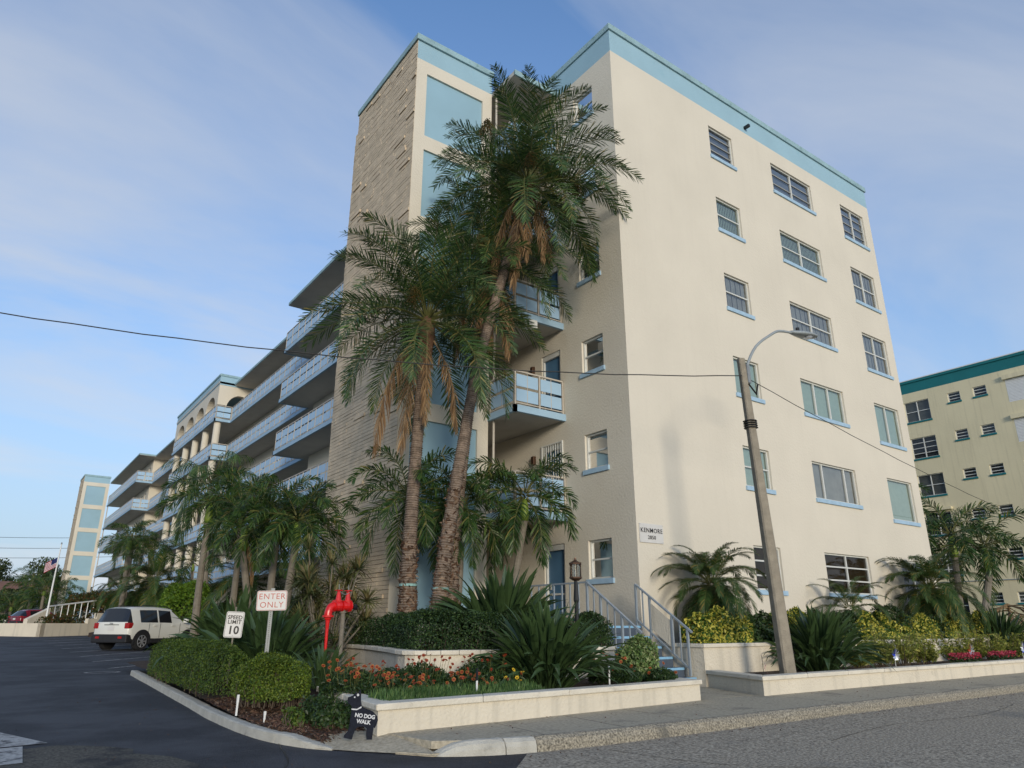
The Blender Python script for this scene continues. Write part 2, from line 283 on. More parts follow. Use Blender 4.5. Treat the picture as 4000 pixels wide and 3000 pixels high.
# ---------------------------------------------------------------- ground, lot, street, walks
def smooth_path(p, n=6):
    r = []; p = [Vector(q) for q in p]
    for i in range(len(p)-1):
        a, b, c, d = p[max(i-1, 0)], p[i], p[i+1], p[min(i+2, len(p)-1)]
        for k in range(n):
            t = k/n; r.append(.5*((2*b)+(c-a)*t+(2*a-5*b+4*c-d)*t*t+(-a+3*b-3*c+d)*t**3))
    r.append(p[-1]); return r
def gz(y): return -.25+.0155*min(y, 85.)
def sheet(name, poly, dz, m, label=None):
    """polygon laid on the sloping ground plane"""
    o = MB().add([(x, y, gz(y)+dz) for x, y in poly], [tuple(range(len(poly)))]).build(name, m); return struct(o, label)
g = MB(); ys = [-120, 0, 85, 900]
for a, b in zip(ys, ys[1:]): g.quad((-700, a, gz(a)-.03), (800, a, gz(a)-.03), (800, b, gz(b)-.03), (-700, b, gz(b)-.03))
struct(g.build('ground', M['ground']))
sheet('parking_lot', [(-26, -9), (60, -9), (60, 3), (11, 8.6), (9.3, 22), (9.3, 85), (-26, 85)], .0, M['asphalt'])
sheet('road', [(5.3, 7.0), (4.4, 6.1), (3.3, 4.4), (1.5, 1.5), (-2, -4), (-5, -9), (95, -9), (95, 7.02)], .004, M['road'])
sheet('road', [(-20, 10.0), (-6, 10.3), (-2, 10.1), (-.2, 10.35), (.7, 10.2), (1.1, 10.3), (1.5, 9.95), (1.75, 9.6), (1.7, 9.3), (2.0, 8.9), (2.15, 8.3), (2.0, 7.9), (2.2, 7.4), (2.05, 6.9), (1.9, 6), (1.6, 5), (-2, -4), (-20, -6)], .004, mat('worn_lot_patch', (.11, .103, .088), .95, .5, 34, 1, 60, spec=.2, stain_sheen=(1.6, .47, (.04, .041, .045), .9)), 'worn grey patch of asphalt')
# arrow and stall lines
mk = MB(); z = lambda x, y: (x, y, gz(y)+.009)
mk.add([z(.05, 10.35), z(1.0, 10.5), z(.42, 12.1)], [(0, 1, 2)]); mk.add([z(.36, 9.25), z(.70, 9.3), z(.75, 10.38), z(.42, 10.36)], [(0, 1, 2, 3)])
struct(mk.build('arrow_marking', M['marking']))
for i in range(9):
    y0 = 23.0+3.2*i; q = MB()
    dx, dy = .695, .719; x0 = 3.27; wv = .055
    n_ = 6.4
    q.add([z(x0-wv*dy, y0+wv*dx), z(x0+wv*dy, y0-wv*dx), z(x0+wv*dy+dx*n_, y0-wv*dx+dy*n_), z(x0-wv*dy+dx*n_, y0+wv*dx+dy*n_)], [(0, 1, 2, 3)])
    struct(q.build('stall_line', M['marking']))
q = MB()
for k in range(14):
    a = 2*math.pi*k/14; b = a+2*math.pi/14; c0 = (2.95, 21.6)
    q.add([z(c0[0]+.42*math.cos(a), c0[1]+.3*math.sin(a)), z(c0[0]+.42*math.cos(b), c0[1]+.3*math.sin(b)), z(c0[0]+.34*math.cos(b), c0[1]+.22*math.sin(b)), z(c0[0]+.34*math.cos(a), c0[1]+.22*math.sin(a))], [(0, 1, 2, 3)])
struct(q.build('painted_number', M['marking']))
def crack(pts, wd=.012, label=None):
    b = MB(); P = smooth_path([(x, y, 0) for x, y in pts], 10); V = []
    for i, p in enumerate(P):
        d = (P[min(i+1, len(P)-1)]-P[max(i-1, 0)]).normalized(); n = Vector((-d.y, d.x, 0)); q = p+n*random.uniform(-.012, .012); ww = wd*random.uniform(.4, 1.3)
        V += [(q.x+n.x*ww, q.y+n.y*ww, gz(q.y)+.0075), (q.x-n.x*ww, q.y-n.y*ww, gz(q.y)+.0075)]
    b.add(V, [(2*i, 2*i+1, 2*i+3, 2*i+2) for i in range(len(P)-1)]); return struct(b.build('pavement_crack', M['black']))
crack([(3.2, 9.05), (2.9, 7.9), (2.2, 6.5), (2.1, 5.9)], .008); crack([(-1, 9.5), (.4, 8.9), (1.9, 8.6), (2.9, 8.8)], .004); crack([(-.6, 13.5), (.8, 13.9), (2.2, 13.6)], .004); crack([(9, 5.6), (11, 5.9), (13.5, 5.7), (16, 6.1)], .006); crack([(6.2, 6.6), (6.6, 5.4), (7.5, 4.6)], .006)
# sidewalk of separate slabs with recessed joints
walk = struct(bpy.data.objects.new('sidewalk', MB().quad((4.4, 7.5, -.03), (80, 7.0, -.03), (80, 8.9, -.03), (4.4, 8.9, -.03)).mesh('sidewalk', M['mortar']))); col.objects.link(walk)
yo = lambda x: float(np.interp(x, [4.28, 4.6, 4.98, 5.4, 6.2], [.54, .36, .22, .12, .04]))
xs = [4.35, 5.68]+[6.92+1.25*i for i in range(30)]
for i in range(len(xs)-1):
    a, b = xs[i], xs[i+1]; s_ = .13 if i < 12 else 0; t = random.uniform(-.004, .004)
    m_ = MB().prism([(a+.012, 7.01+yo(a)), (a+.35, 7.01+yo(a+.35)), (a+.7, 7.01+yo(a+.7)), (b-.012, 7.01+yo(b)), (b-.012+s_*1.3, 8.85), (a+.012+s_*1.3 if i else 4.14, 8.85)], -.08, t); m_.build('paving_slab', M['concrete'], walk, bevel=.006)
    if i: MB().prism([(a-.015, 7.02+yo(a)), (a+.015, 7.02+yo(a)), (a+.015+s_*1.3, 8.85), (a-.015+s_*1.3, 8.85)], -.07, -.001).build('joint', M['black'], walk)
e1 = [(3.37, 8.63), (3.45, 8.46), (3.56, 8.33), (3.74, 8.07), (3.9, 7.9), (4.06, 7.72), (4.2, 7.52), (4.29, 7.40), (4.36, 7.36)]; V = []; F = []
for i, (x, y) in enumerate(e1):
    x2, y2 = 4.14+.21*i/8, 8.9-.3*i/8
    for k in range(7): f = k/6; V.append((x+(x2-x)*f, y+(y2-y)*f, (gz(y)+.012)*(1-min(1, f*1.6)**.8)))
for i in range(8):
    for k in range(6): F.append((i*7+k, (i+1)*7+k, (i+1)*7+k+1, i*7+k+1))
MB().add(V, F).build('kerb_ramp', M['concrete'], walk, smooth=True)
MB().prism([(4.05, 7.75), (4.3, 7.40), (4.75, 7.3), (4.75, 7.9), (4.3, 8.2)], -.25, -.105).build('kerb_apron', M['concrete'], walk)
MB().prism([(46, 7.02), (80, 7.02), (80, 8.85), (46, 8.85)], -.08, 0).build('paving_slab', M['concrete'], walk)
entry = MB().prism([(10.35, 8.86), (11.9, 8.86), (12.5, 10.4), (12.5, 10.72), (10.9, 10.72)], -.05, [.0, .0, .01, .01, .01]).build('entry_walk', M['concrete']); struct(entry)
# street curb: rough rounded stone in lengths
cx = [4.28, 5.05, 5.42]+[5.42+2.9*i for i in range(1, 26)]
curb = struct(bpy.data.objects.new('street_curb', MB().box(4.4, 78, 6.86, 6.9, -.3, -.16).mesh('curb', M['concrete']))); col.objects.link(curb)
for i in range(len(cx)-1):
    a, b = cx[i]+.006, cx[i+1]-.006; prof = [(7.02, -.25), (7.02, .004), (6.99, .018), (6.93, .012), (6.885, -.02), (6.865, -.07), (6.85, -.25)]
    n = max(2, int((b-a)/.12)); V = []; F = []
    for k in range(n+1):
        x = a+(b-a)*k/n; sh = 1 if i or k > 3 else (.15, .55, .85, .96)[k]
        for (y, zv) in prof: V.append((x, y+yo(x)+random.uniform(-.006, .006), -.2+(zv+.2)*sh+random.uniform(-.004, .004)))
    P_ = len(prof); F = [(k*P_+j, (k+1)*P_+j, (k+1)*P_+j+1, k*P_+j+1) for k in range(n) for j in range(P_-1)]+[tuple(range(P_)), tuple(n*P_+j for j in range(P_))[::-1]]
    MB().add(V, F).build('curb_stone', M['curbpaint'] if i < 2 else M['aggregate'], curb)
# lot curb, swept along its curve
lc = [(3.41, 20.46), (3.30, 17.6), (3.21, 15.4), (3.11, 13.04), (3.05, 11.9), (3.04, 10.65), (3.08, 9.75), (3.15, 9.28), (3.24, 8.95), (3.37, 8.61), (3.56, 8.33)]
lp = smooth_path([(x, y, 0) for x, y in lc], 4)
lcurb = struct(bpy.data.objects.new('lot_curb', MB().box(3.3, 3.34, 14, 15, -.2, -.1).mesh('lot_curb', M['concrete']))); col.objects.link(lcurb)
cuts = list(range(0, len(lp)-1, 7))+[len(lp)-1]
for ci in range(len(cuts)-1):
    seg = lp[cuts[ci]:cuts[ci+1]+1]; V = []; F = []
    for k, p in enumerate(seg):
        gi = cuts[ci]+k; d = (lp[min(gi+1, len(lp)-1)]-lp[max(gi-1, 0)]).normalized(); nn = Vector((-d.y, d.x, 0))  # nn points into the bed
        h = .11*min(1, (len(lp)-1-gi)/9+.15); zb = gz(p.y)
        for off, zv in ((-.01, -.1), (0, h*.88), (.025, h), (.14, h*.98), (.165, h*.9), (.165, -.1)): V.append((p.x+nn.x*off+random.uniform(-.004, .004), p.y+nn.y*off, zb+zv+random.uniform(-.003, .003)))
    F = [(k*6+j, (k+1)*6+j, (k+1)*6+j+1, k*6+j+1) for k in range(len(seg)-1) for j in range(5)]+[(0, 1, 2, 3, 4, 5), tuple((len(seg)-1)*6+j for j in (5, 4, 3, 2, 1, 0))]
    MB().add(V, F).build('curb_section', M['curbpaint'], lcurb)
# mulch bed and landscaped strip behind it
def bedz(x, y): return gz(y)+.10+.10*max(0, min(1, (y-9)/5))+.16*max(0, min(1, (x-3.2)/3))
NX, NY = 26, 44; V = []; F = []
for j in range(NY+1):
    y = 8.5+(22-8.5)*(j/NY)**1.2
    xl = np.interp(y, [7.6, 8.25, 8.7, 9.3, 10, 11, 12.6, 14.4, 16.3, 18.5, 22], [3.8, 3.62, 3.5, 3.26, 3.19, 3.16, 3.18, 3.26, 3.36, 3.46, 3.5]); xr = np.interp(y, [8, 8.5, 11.2, 12, 14, 16, 22], [4.02, 4.08, 4.45, 6.2, 6.8, 8.2, 8.4])
    for i in range(NX+1):
        x = xl+(xr-xl)*i/NX; V.append((x, y, min(bedz(x, y), 9)*1.0+random.uniform(-.012, .012)-(.08*max(0, 1-(y-8.5)/.5))))
F = [(j*(NX+1)+i, j*(NX+1)+i+1, (j+1)*(NX+1)+i+1, (j+1)*(NX+1)+i) for j in range(NY) for i in range(NX)]
struct(MB().add(V, F).build('mulch_bed', M['mulch'], smooth=True))
P = np.stack([rng.uniform(3.1, 4.2, 5200), rng.uniform(8.0, 12.5, 5200), np.zeros(5200)], 1); keep = P[:, 0] > np.interp(P[:, 1], [8, 8.45, 8.7, 9.3, 10, 12.6], [4.3, 3.6, 3.46, 3.24, 3.17, 3.17]); P = P[keep]
P = P[P[:, 1] > 8.52]; P[:, 2] = [bedz(a, b)+.012-.08*max(0, 1-(b-8.5)/.5) for a, b in P[:, :2]]
Vv, Ff = leafcloud(P, np.tile([0, 0, 1.], (len(P), 1)), .075, .022, 3, .35); stuff(link('mulch_chips', npmesh('mulch_chips', Vv, Ff, M['chip'])), 'loose brown bark chips over the corner bed', 'mulch')
struct(MB().prism([(8.2, 20), (12.97, 20), (12.97, 53), (6.9, 54.5), (6.0, 52), (8.0, 44), (8.0, 24)], .1, [.7, 1.0, 1.1, .9, .8, .6, .6]).build('planting_strip', M['mulch']))

lit = np.random.default_rng(31); P = np.concatenate([np.stack([lit.uniform(4.4, 24, 260), 6.80-lit.random(260)**2*.35, np.zeros(260)], 1), np.stack([lit.uniform(.5, 3.2, 90), lit.uniform(6.5, 16, 90), np.zeros(90)], 1), np.stack([lit.uniform(4.6, 20, 120), lit.uniform(7.2, 8.6, 120), np.full(120, .2)], 1)])
P[:, 2] = [gz(y)+.012 if z_ == 0 else .008 for x, y, z_ in P]
Vv, Ff = leafcloud(P, np.tile([0, 0, 1.], (len(P), 1)), .035, .016, 9, .3); stuff(link('leaf_litter', npmesh('leaf_litter', Vv, Ff, M['chip'])), 'scattered dry leaf bits along the curb and walk', 'litter')

# ---------------------------------------------------------------- planters
def wall_run(pts, z0, zc, th=.2, capw=.28, caph=.075, name='planter_wall', label='', closed=False, piece=1.4):
    """stucco wall along a plan path with a cap of separate stones, returns the wall thing"""
    t = thing(name, label, 'planter wall', (pts[0][0], pts[0][1], z0)); o = Vector((pts[0][0], pts[0][1], z0))
    P = [Vector((x, y, 0)) for x, y in pts]
    def off(i, d):
        a = (P[i]-P[i-1]).normalized() if i else None; b = (P[i+1]-P[i]).normalized() if i < len(P)-1 else None
        a = a or b; b = b or a; n1 = Vector((-a.y, a.x, 0)); n2 = Vector((-b.y, b.x, 0)); n = (n1+n2); n = n/max(.3, n.dot(n1)); return P[i]+n*d
    def ribbon(lo, hi, za, zb, rng_=None):
        V = []; idx = range(len(P))
        for i in idx:
            for d, zz_ in ((lo, za), (hi, za), (hi, zb), (lo, zb)): q = off(i, d); V.append((q.x-o.x, q.y-o.y, zz_-o.z))
        k = len(P); F = [(i*4+j, (i+1)*4+j, (i+1)*4+(j+1) % 4, i*4+(j+1) % 4) for i in range(k-1) for j in range(4)]+[(0, 1, 2, 3), ((k-1)*4+3, (k-1)*4+2, (k-1)*4+1, (k-1)*4)]
        return MB().add(V, F)
    ribbon(0, th, z0, zc-caph).build('wall', M['planter'], t)
    ov = (capw-th)/2
    for i in range(len(P)-1):   # cap stones
        Lg = (P[i+1]-P[i]).length; k = max(1, round(Lg/piece)); a0, a1 = off(i, -ov), off(i+1, -ov); b0, b1 = off(i, th+ov), off(i+1, th+ov)
        for j in range(k):
            g_ = .0022/Lg; f0, f1 = j/k+g_, (j+1)/k-g_; dz = random.uniform(-.003, .003)
            q = [a0.lerp(a1, f0), a0.lerp(a1, f1), b0.lerp(b1, f1), b0.lerp(b1, f0)]
            MB().prism([(v.x-o.x, v.y-o.y) for v in q], zc-caph+.001-o.z, zc+dz-o.z).build('cap_stone', M['plcap'], t, bevel=.012)
    return t
wall_run([(4.5, 11.2), (4.09, 8.31), (10.3, 8.73), (10.62, 10.4)][::1], -.05, .33, label='low cream planter wall at the street corner in front of the flower bed')
cw = smooth_path([(7.0, 16.6, 0), (6.82, 14.6, 0), (6.38, 12.7, 0), (6.02, 11.35, 0), (6.5, 11.0, 0), (7.45, 10.72, 0), (8.1, 10.9, 0), (9.0, 11.25, 0), (10.7, 11.2, 0)], 3)
wall_run([(p.x, p.y) for p in cw], .0, .81, th=.18, label='curved cream retaining wall holding the upper hedge terrace left of the steps', piece=1.2)
wall_run([(12.6, 10.46), (11.88, 8.6), (46, 8.6)], -.05, .33, label='long low cream planter wall around the lamp pole bed beside the sidewalk')
wall_run([(12.55, 12.55), (12.55, 10.46), (26.3, 10.46), (27.2, 11.6)], -.02, .84, label='upper cream retaining wall right of the steps below the yellow shrubs')
def soil(name, poly, zv): return struct(MB().prism(poly, -.1, zv).build(name, M['mulch']))
soil('planter_soil', [(4.2, 8.5), (10.2, 8.9), (10.6, 10.5), (10.8, 11.15), (9, 11.2), (7.5, 10.8), (6.2, 11.1), (6.1, 11.6), (4.6, 11.3)], .235)
soil('planter_soil', [(12.0, 8.78), (46, 8.78), (46, 10.6), (26.5, 10.44), (12.6, 10.44)], .24)
soil('terrace_soil', [(6.12, 11.4), (7.5, 10.85), (9.0, 11.4), (10.7, 11.35), (10.7, 17), (8.2, 17), (7.1, 16.5), (6.55, 12.7)], .72)
soil('terrace_soil', [(12.75, 10.65), (26.2, 10.65), (27.1, 11.7), (46, 11.2), (46, 13.6), (28.3, 13.5), (28.3, 12.58), (12.75, 12.58)], .74)
# steps
st = thing('entry_steps', 'slate blue concrete steps with bright blue painted edges between the grey handrails', 'steps', (10.9, 10.68, 0))
for k in range(6):
    y = 10.68+.302*k; zt = [.18, .36, .565, .77, .98, 1.2][k]; zl = [0, .18, .36, .565, .77, .98][k]
    MB().box(0, 1.62, y-10.68, y-10.68+(.34 if k < 5 else 3.3), zl-.05, zt-.002).build('step', M['step'], st, bevel=.012)
    MB().box(.0, 1.62, y-10.68-.004, y-10.68+.05, zt-.045, zt+.002).build('step_edge', M['stepedge'], st)
def handrail(x, ys, zs, label, infill, extra=None):
    t = thing('handrail', label, 'handrail', (x, ys[0], zs[0])); o = Vector((x, ys[0], zs[0])); b = MB(); n = 8
    A = Vector((0, 0, .92)); B = Vector((0, ys[1]-ys[0], zs[1]-zs[0]+.92)); b.bar(A+Vector((0, -.12, -.05)), B, .05, .035); b.bar(A-Vector((0, 0, .78)), B-Vector((0, 0, .78)), .04, .03); b.build('rail', M['hrail'], t)
    for k in range(n):
        if infill and k in (3, 4): continue
        f = k/(n-1); p = A.lerp(B, f); MB().bar(p-Vector((0, 0, .92 if k in (0, n-1, 5) else .78)), p, .045 if k in (0, n-1, 2, 5) else .025).build('baluster', M['hrail'], t)
    if infill:
        a, c = A.lerp(B, .30), A.lerp(B, .69); MB().add([(-.008, a.y, a.z-.68), (-.008, c.y, c.z-.68), (-.008, c.y, c.z-.12), (-.008, a.y, a.z-.12), (.008, a.y, a.z-.68), (.008, c.y, c.z-.68), (.008, c.y, c.z-.12), (.008, a.y, a.z-.12)], [(0, 3, 2, 1), (4, 5, 6, 7), (0, 1, 5, 4), (1, 2, 6, 5), (2, 3, 7, 6), (3, 0, 4, 7)]).build('infill_panel', M['planter'], t)
    if extra:
        b = MB(); b.bar(B, B+Vector((0, extra, 0)), .05, .035); b.bar(B-Vector((0, 0, .78)), B+Vector((0, extra, -.78)), .04, .03); b.build('rail', M['hrail'], t)
        for k in range(1, 10): p = B+Vector((0, extra*k/9, 0)); MB().bar(p-Vector((0, 0, .9 if k % 3 == 0 else .78)), p, .03).build('baluster', M['hrail'], t)
handrail(12.46, (10.78, 12.25), (.2, 1.2), 'grey sloping handrail with a solid infill panel on the right of the steps', True)
handrail(10.95, (10.78, 12.25), (.2, 1.2), 'grey handrail on the left of the steps that runs on along the landing', False, 2.6)

# ---------------------------------------------------------------- windows and walls of the apartment building
FL = [1.2525+2.892*i for i in range(7)]
class Face:
    """vertical wall plane: U along the wall, n outward"""
    def __init__(s, o, U, n): s.o = Vector(o); s.U = Vector(U); s.n = Vector(n)
    def P(s, u, z, d=0): return s.o+s.U*u+Vector((0, 0, z))+s.n*d
    def box(s, mb, u0, u1, z0, z1, d0, d1, mi=0):
        P = [s.P(u, z, d) for z in (z0, z1) for u, d in ((u0, d0), (u1, d0), (u1, d1), (u0, d1))]
        return mb.add(P, [(0, 3, 2, 1), (4, 5, 6, 7), (0, 1, 5, 4), (1, 2, 6, 5), (2, 3, 7, 6), (3, 0, 4, 7)], mi)
    def wall(s, mb, u0, u1, z0, z1, ops, dep=.18, mi=0):
        us = sorted({u0, u1, *[o[0] for o in ops], *[o[1] for o in ops]}); zs = sorted({z0, z1, *[o[2] for o in ops], *[o[3] for o in ops]})
        us = [u for u in us if u0 <= u <= u1]; zs = [z for z in zs if z0 <= z <= z1]
        for a, b in zip(us, us[1:]):
            for c, d in zip(zs, zs[1:]):
                m = ((a+b)/2, (c+d)/2)
                if any(o[0] < m[0] < o[1] and o[2] < m[1] < o[3] for o in ops): continue
                mb.quad(s.P(a, c), s.P(b, c), s.P(b, d), s.P(a, d), mi)
        for (a, b, c, d) in ops:
            for p, q in (((a, c), (b, c)), ((b, c), (b, d)), ((b, d), (a, d)), ((a, d), (a, c))): mb.quad(s.P(*p), s.P(*q), s.P(*q, -dep), s.P(*p, -dep), mi)
        return mb
def window(parent, F_, u0, u1, z0, z1, cols=1, rows=2, curtain='bl_grey', bars='winframe', glass='glass', sill='sill', fw=.05, folds=0, colf=None, half=None, rec=.1, sub=True, sillname='sill'):
    b = MB(); d0, d1 = -rec-.03, -rec+.035
    for a in ((u0, u0+fw, z0, z1), (u1-fw, u1, z0, z1), (u0+fw, u1-fw, z1-fw, z1), (u0+fw, u1-fw, z0, z0+fw)): F_.box(b, *a, d0, d1)
    cf = colf or [i/cols for i in range(1, cols)]
    for f in cf: u = u0+(u1-u0)*f; F_.box(b, u-.032, u+.032, z0+fw, z1-fw, d0, d1-.004)
    for i in range(1, rows): z_ = z0+(z1-z0)*i/rows; F_.box(b, u0+fw, u1-fw, z_-.022, z_+.022, d0+.006, d1-.012, 1)
    w_ = b.build('window', [M['winframe'], M[bars]], parent)
    p = MB().quad(F_.P(u0, z0, -rec-.005), F_.P(u1, z0, -rec-.005), F_.P(u1, z1, -rec-.005), F_.P(u0, z1, -rec-.005)).build('pane', M[glass], w_)
    c = MB(); k = folds or 1
    for i in range(k):
        a, e = u0+(u1-u0)*i/k, u0+(u1-u0)*(i+1)/k; o1, o2 = (-rec-.06, -rec-.085) if folds else (-rec-.07, -rec-.07)
        zc = z0
        c.quad(F_.P(a, zc, o1), F_.P(e, zc, o2), F_.P(e, z1, o2), F_.P(a, z1, o1))
    c.build('curtain', M[curtain], w_)  # the near-black one is a sheet standing for an unlit room
    if sill: s_ = MB(); F_.box(s_, u0-.05, u1+.07, z0-.13, z0+.0, -rec, .055); s_.build(sillname, M[sill], w_, bevel=.006)
    return w_
apt = thing('apartment_building', 'large six storey cream apartment block with light blue trim, brick stair tower and long balconies', 'apartment building', (12.97, 12.6, 0))
A0 = Vector((12.97, 12.6, 0))
class Loc(MB):  # mesh in world coordinates, stored relative to the building's base point
    def build(s, name, mats, parent=None, **k):
        if parent is apt: s.v = [(x-A0.x, y-A0.y, z) for x, y, z in s.v]
        return MB.build(s, name, mats, parent, **k)
def Lface(o, U, n): return Face(Vector(o)-A0, U, n)   # faces for windows parented to the building
front = Face((0, 12.6, 0), (1, 0, 0), (0, -1, 0)); frontL = Lface((0, 12.6, 0), (1, 0, 0), (0, -1, 0))
side = Face((12.97, 0, 0), (0, 1, 0), (-1, 0, 0)); sideL = Lface((12.97, 0, 0), (0, 1, 0), (-1, 0, 0))
tops = [17.78, 14.89, 12.03, 9.15, 6.29, 3.37]; fops = []
for r, t in enumerate(tops): fops += [(17.62, 18.9, t-1.22, t), (21.2, 23.82, t-1.22, t), (25.95, 27.74, t-1.5, t)]
b = Loc(); front.wall(b, 12.97, 28.3, -.2, 18.44, fops, .2); b.build('front_wall', M['cream'], apt)
style = {(0, 0): dict(cols=1, rows=4, curtain='bl_slate', bars='alu'), (0, 1): dict(cols=2, rows=3, curtain='bl_slate', bars='alu'), (0, 2): dict(cols=2, rows=4, curtain='bl_slate', bars='alu'),
 (1, 0): dict(curtain='bl_green', folds=14), (1, 1): dict(cols=2, curtain='bl_green', folds=28), (1, 2): dict(cols=2, rows=2, curtain='bl_grey', folds=8),
 (2, 0): dict(curtain='bl_grey', folds=5), (2, 1): dict(cols=2, curtain='bl_grey', folds=9), (2, 2): dict(cols=2, curtain='bl_grey', folds=7),
 (3, 0): dict(cols=2, rows=1, curtain='bl_green'), (3, 1): dict(colf=[.33, .66], rows=1, curtain='bl_green'), (3, 2): dict(cols=2, rows=1, curtain='bl_green'),
 (4, 0): dict(cols=1, rows=2, curtain='bl_green'), (4, 1): dict(colf=[.25, .76], rows=1, curtain='bl_grey'), (4, 2): dict(cols=1, rows=1, curtain='bl_green'),
 (5, 0): dict(cols=1, rows=3, curtain='bl_brown', glass='glass_dark'), (5, 1): dict(cols=2, rows=3, curtain='bl_brown', glass='glass_dark'), (5, 2): dict(cols=2, rows=1, curtain='room_dark', glass='glass_dark')}
for i, (u0, u1, z0, z1) in enumerate(fops): window(apt, frontL, u0, u1, z0, z1, **style[(i//3, i % 3)])
# left face of the main block and gallery back walls
sops = []; side_w = [(13.50, 14.40, t-1.0, t) for t in (17.72, 14.87, 12.0, 9.07, 6.25, 3.35)]; side_d = [(15.38, 16.28, f, f+2.12) for f in FL[:6]]
gal_w = [(23.6, 25.2), (31.0, 32.6)]; gal_d = [(26.2, 27.1), (29.2, 30.1), (34.4, 35.2)]
gops = [(a, b_, f+.95, f+2.0) for f in FL[1:6] for a, b_ in gal_w]; gdo = [(a, b_, f+.001, f+2.05) for f in FL[1:6] for a, b_ in gal_d]
b = Loc(); side.wall(b, 12.6, 36.3, -.2, 18.44, side_w+side_d+gops+gdo, .16); b.build('side_wall', M['creamrough'], apt)
for i, (u0, u1, z0, z1) in enumerate(side_w): window(apt, sideL, u0, u1, z0, z1, rows=2, curtain='room_dark', glass='glass_dark', folds=5)
for (u0, u1, z0, z1) in gops: window(apt, sideL, u0, u1, z0, z1, cols=2, rows=1, curtain='room_dark', glass='glass_dark', sill=None)
def door(parent, F_, u0, u1, z0, z1, storm=True):
    b = MB(); F_.box(b, u0, u0+.07, z0, z1, -.12, -.03); F_.box(b, u1-.07, u1, z0, z1, -.12, -.03); F_.box(b, u0+.07, u1-.07, z1-.16, z1, -.12, -.03); fr = b.build('door', M['winframe'], parent)
    b = MB(); F_.box(b, u0+.07, u1-.07, z0, z1-.16, -.14, -.10); b.build('door_leaf', M['door'], fr)
    if storm: b = MB(); F_.box(b, u1-.2, u1-.15, z0+.9, z0+1.05, -.1, -.05); b.build('door_handle', M['alu'], fr); b = MB(); F_.box(b, u0+.07, u1-.07, z0+.75, z0+.8, -.1, -.07); b.build('cross_bar', M['winframe'], fr)
for d_ in side_d: door(apt, sideL, *d_)
for d_ in gdo: door(apt, sideL, *d_, storm=False)
# security grille on the third level door (bars drawn over it) and wall lamps, flood light box
b = MB(); f3 = FL[2-0]
for lv in (1,):
    z0 = FL[lv+0]
    u0, u1 = 15.34, 16.32; sideL.box(b, u0, u0+.04, z0, z0+2.16, .0, .04); sideL.box(b, u1-.04, u1, z0, z0+2.16, 0, .04)
    for zz_ in (z0+.05, z0+1.0, z0+1.45, z0+2.12): sideL.box(b, u0+.04, u1-.04, zz_, zz_+.035, 0.005, .035)
    for k in range(1, 9): u = u0+(u1-u0)*k/9; sideL.box(b, u-.009, u+.009, z0+.05, z0+2.14, .012, .03)
b.build('door_grille', M['winframe'], apt)
for f in FL[1:6]:
    b = MB(); sideL.box(b, 16.62, 16.76, f+1.66, f+1.92, 0, .10); b.build('wall_lamp', M['bronze'], apt, bevel=.01)
    b = MB(); sideL.box(b, 14.95, 15.2, f+2.35, f+2.6, 1.2, 1.5) if f == FL[2] else sideL.box(b, 16.9, 17.0, f+1.4, f+1.5, 0, .01); b.build('junction_box' if f == FL[2] else 'door_number', M['white'] if f == FL[2] else M['black'], apt)
# parapet band and coping of the main block
b = Loc(); front.wall(b, 12.97, 28.3, 18.44, 19.26, []); side.wall(b, 12.6, 36.3, 18.44, 19.26, []); b.build('parapet_band', M['band'], apt)
b = Loc(); b.box(12.92, 28.36, 12.54, 12.8, 19.26, 19.49); b.box(12.92, 13.2, 12.8, 36.3, 19.26, 19.49); b.build('coping', M['coping'], apt, bevel=.015)
b = Loc(); b.box(12.975, 28.3, 12.85, 36.29, 18.95, 19.2); b.quad((28.3, 12.6, -.2), (28.3, 110, -.2), (28.3, 110, 18.6), (28.3, 12.6, 18.6)); b.quad((28.3, 12.6, 18.6), (28.3, 36.3, 18.6), (28.3, 36.3, 19.26), (28.3, 12.6, 19.26)); b.quad((12.97, 36.3, 18.5), (28.3, 36.3, 18.5), (28.3, 36.3, 19.4), (12.97, 36.3, 19.4)); b.build('roof_deck', M['cream'], apt)
# rain scupper lamp on the band, vent
b = MB(); frontL.box(b, 19.75, 19.85, 18.62, 18.72, 0, .22); b.build('scupper', M['black'], apt)
# back walls of the recess, far wing, roof
rec = Face((14.4, 0, 0), (0, 1, 0), (-1, 0, 0)); recL = Lface((14.4, 0, 0), (0, 1, 0), (-1, 0, 0))
ro = []; rw = []
for f in FL[1:6]:
    for k in range(9): y0 = 38.5+5.1*k; ro.append((y0, y0+.95, f+.001, f+2.05)); rw.append((y0+1.9, y0+3.3, f+.9, f+2.05))
b = Loc(); rec.wall(b, 36.3, 84.3, 0, 18.43, ro+rw, .12); b.build('recess_wall', M['innerwall'], apt)
for o_ in ro: bb = MB(); recL.box(bb, o_[0], o_[1], o_[2], o_[3], -.13, -.1); bb.build('door', M['door'], apt)
for o_ in rw: window(apt, recL, *o_, cols=2, rows=1, curtain='room_dark', glass='glass_dark', sill=None)
fo = []; fw_ = []
for f in FL[1:6]:
    for k in range(3): y0 = 85.6+6*k; fo.append((y0, y0+.95, f+.001, f+2.05)); fw_.append((y0+2, y0+3.6, f+.9, f+2.05))
b = Loc(); side.wall(b, 84.3, 103.2, 0, 18.43, fo+fw_, .12); b.build('far_wall', M['cream'], apt); b = Loc(); b.quad((12.97, 84.3, 0), (14.4, 84.3, 0), (14.4, 84.3, 18.43), (12.97, 84.3, 18.43)); b.build('return_wall', M['cream'], apt); b = Loc(); b.quad((12.97, 36.3, 0), (14.4, 36.3, 0), (14.4, 36.3, 18.43), (12.97, 36.3, 18.43)); b.build('return_wall', M['cream'], apt)
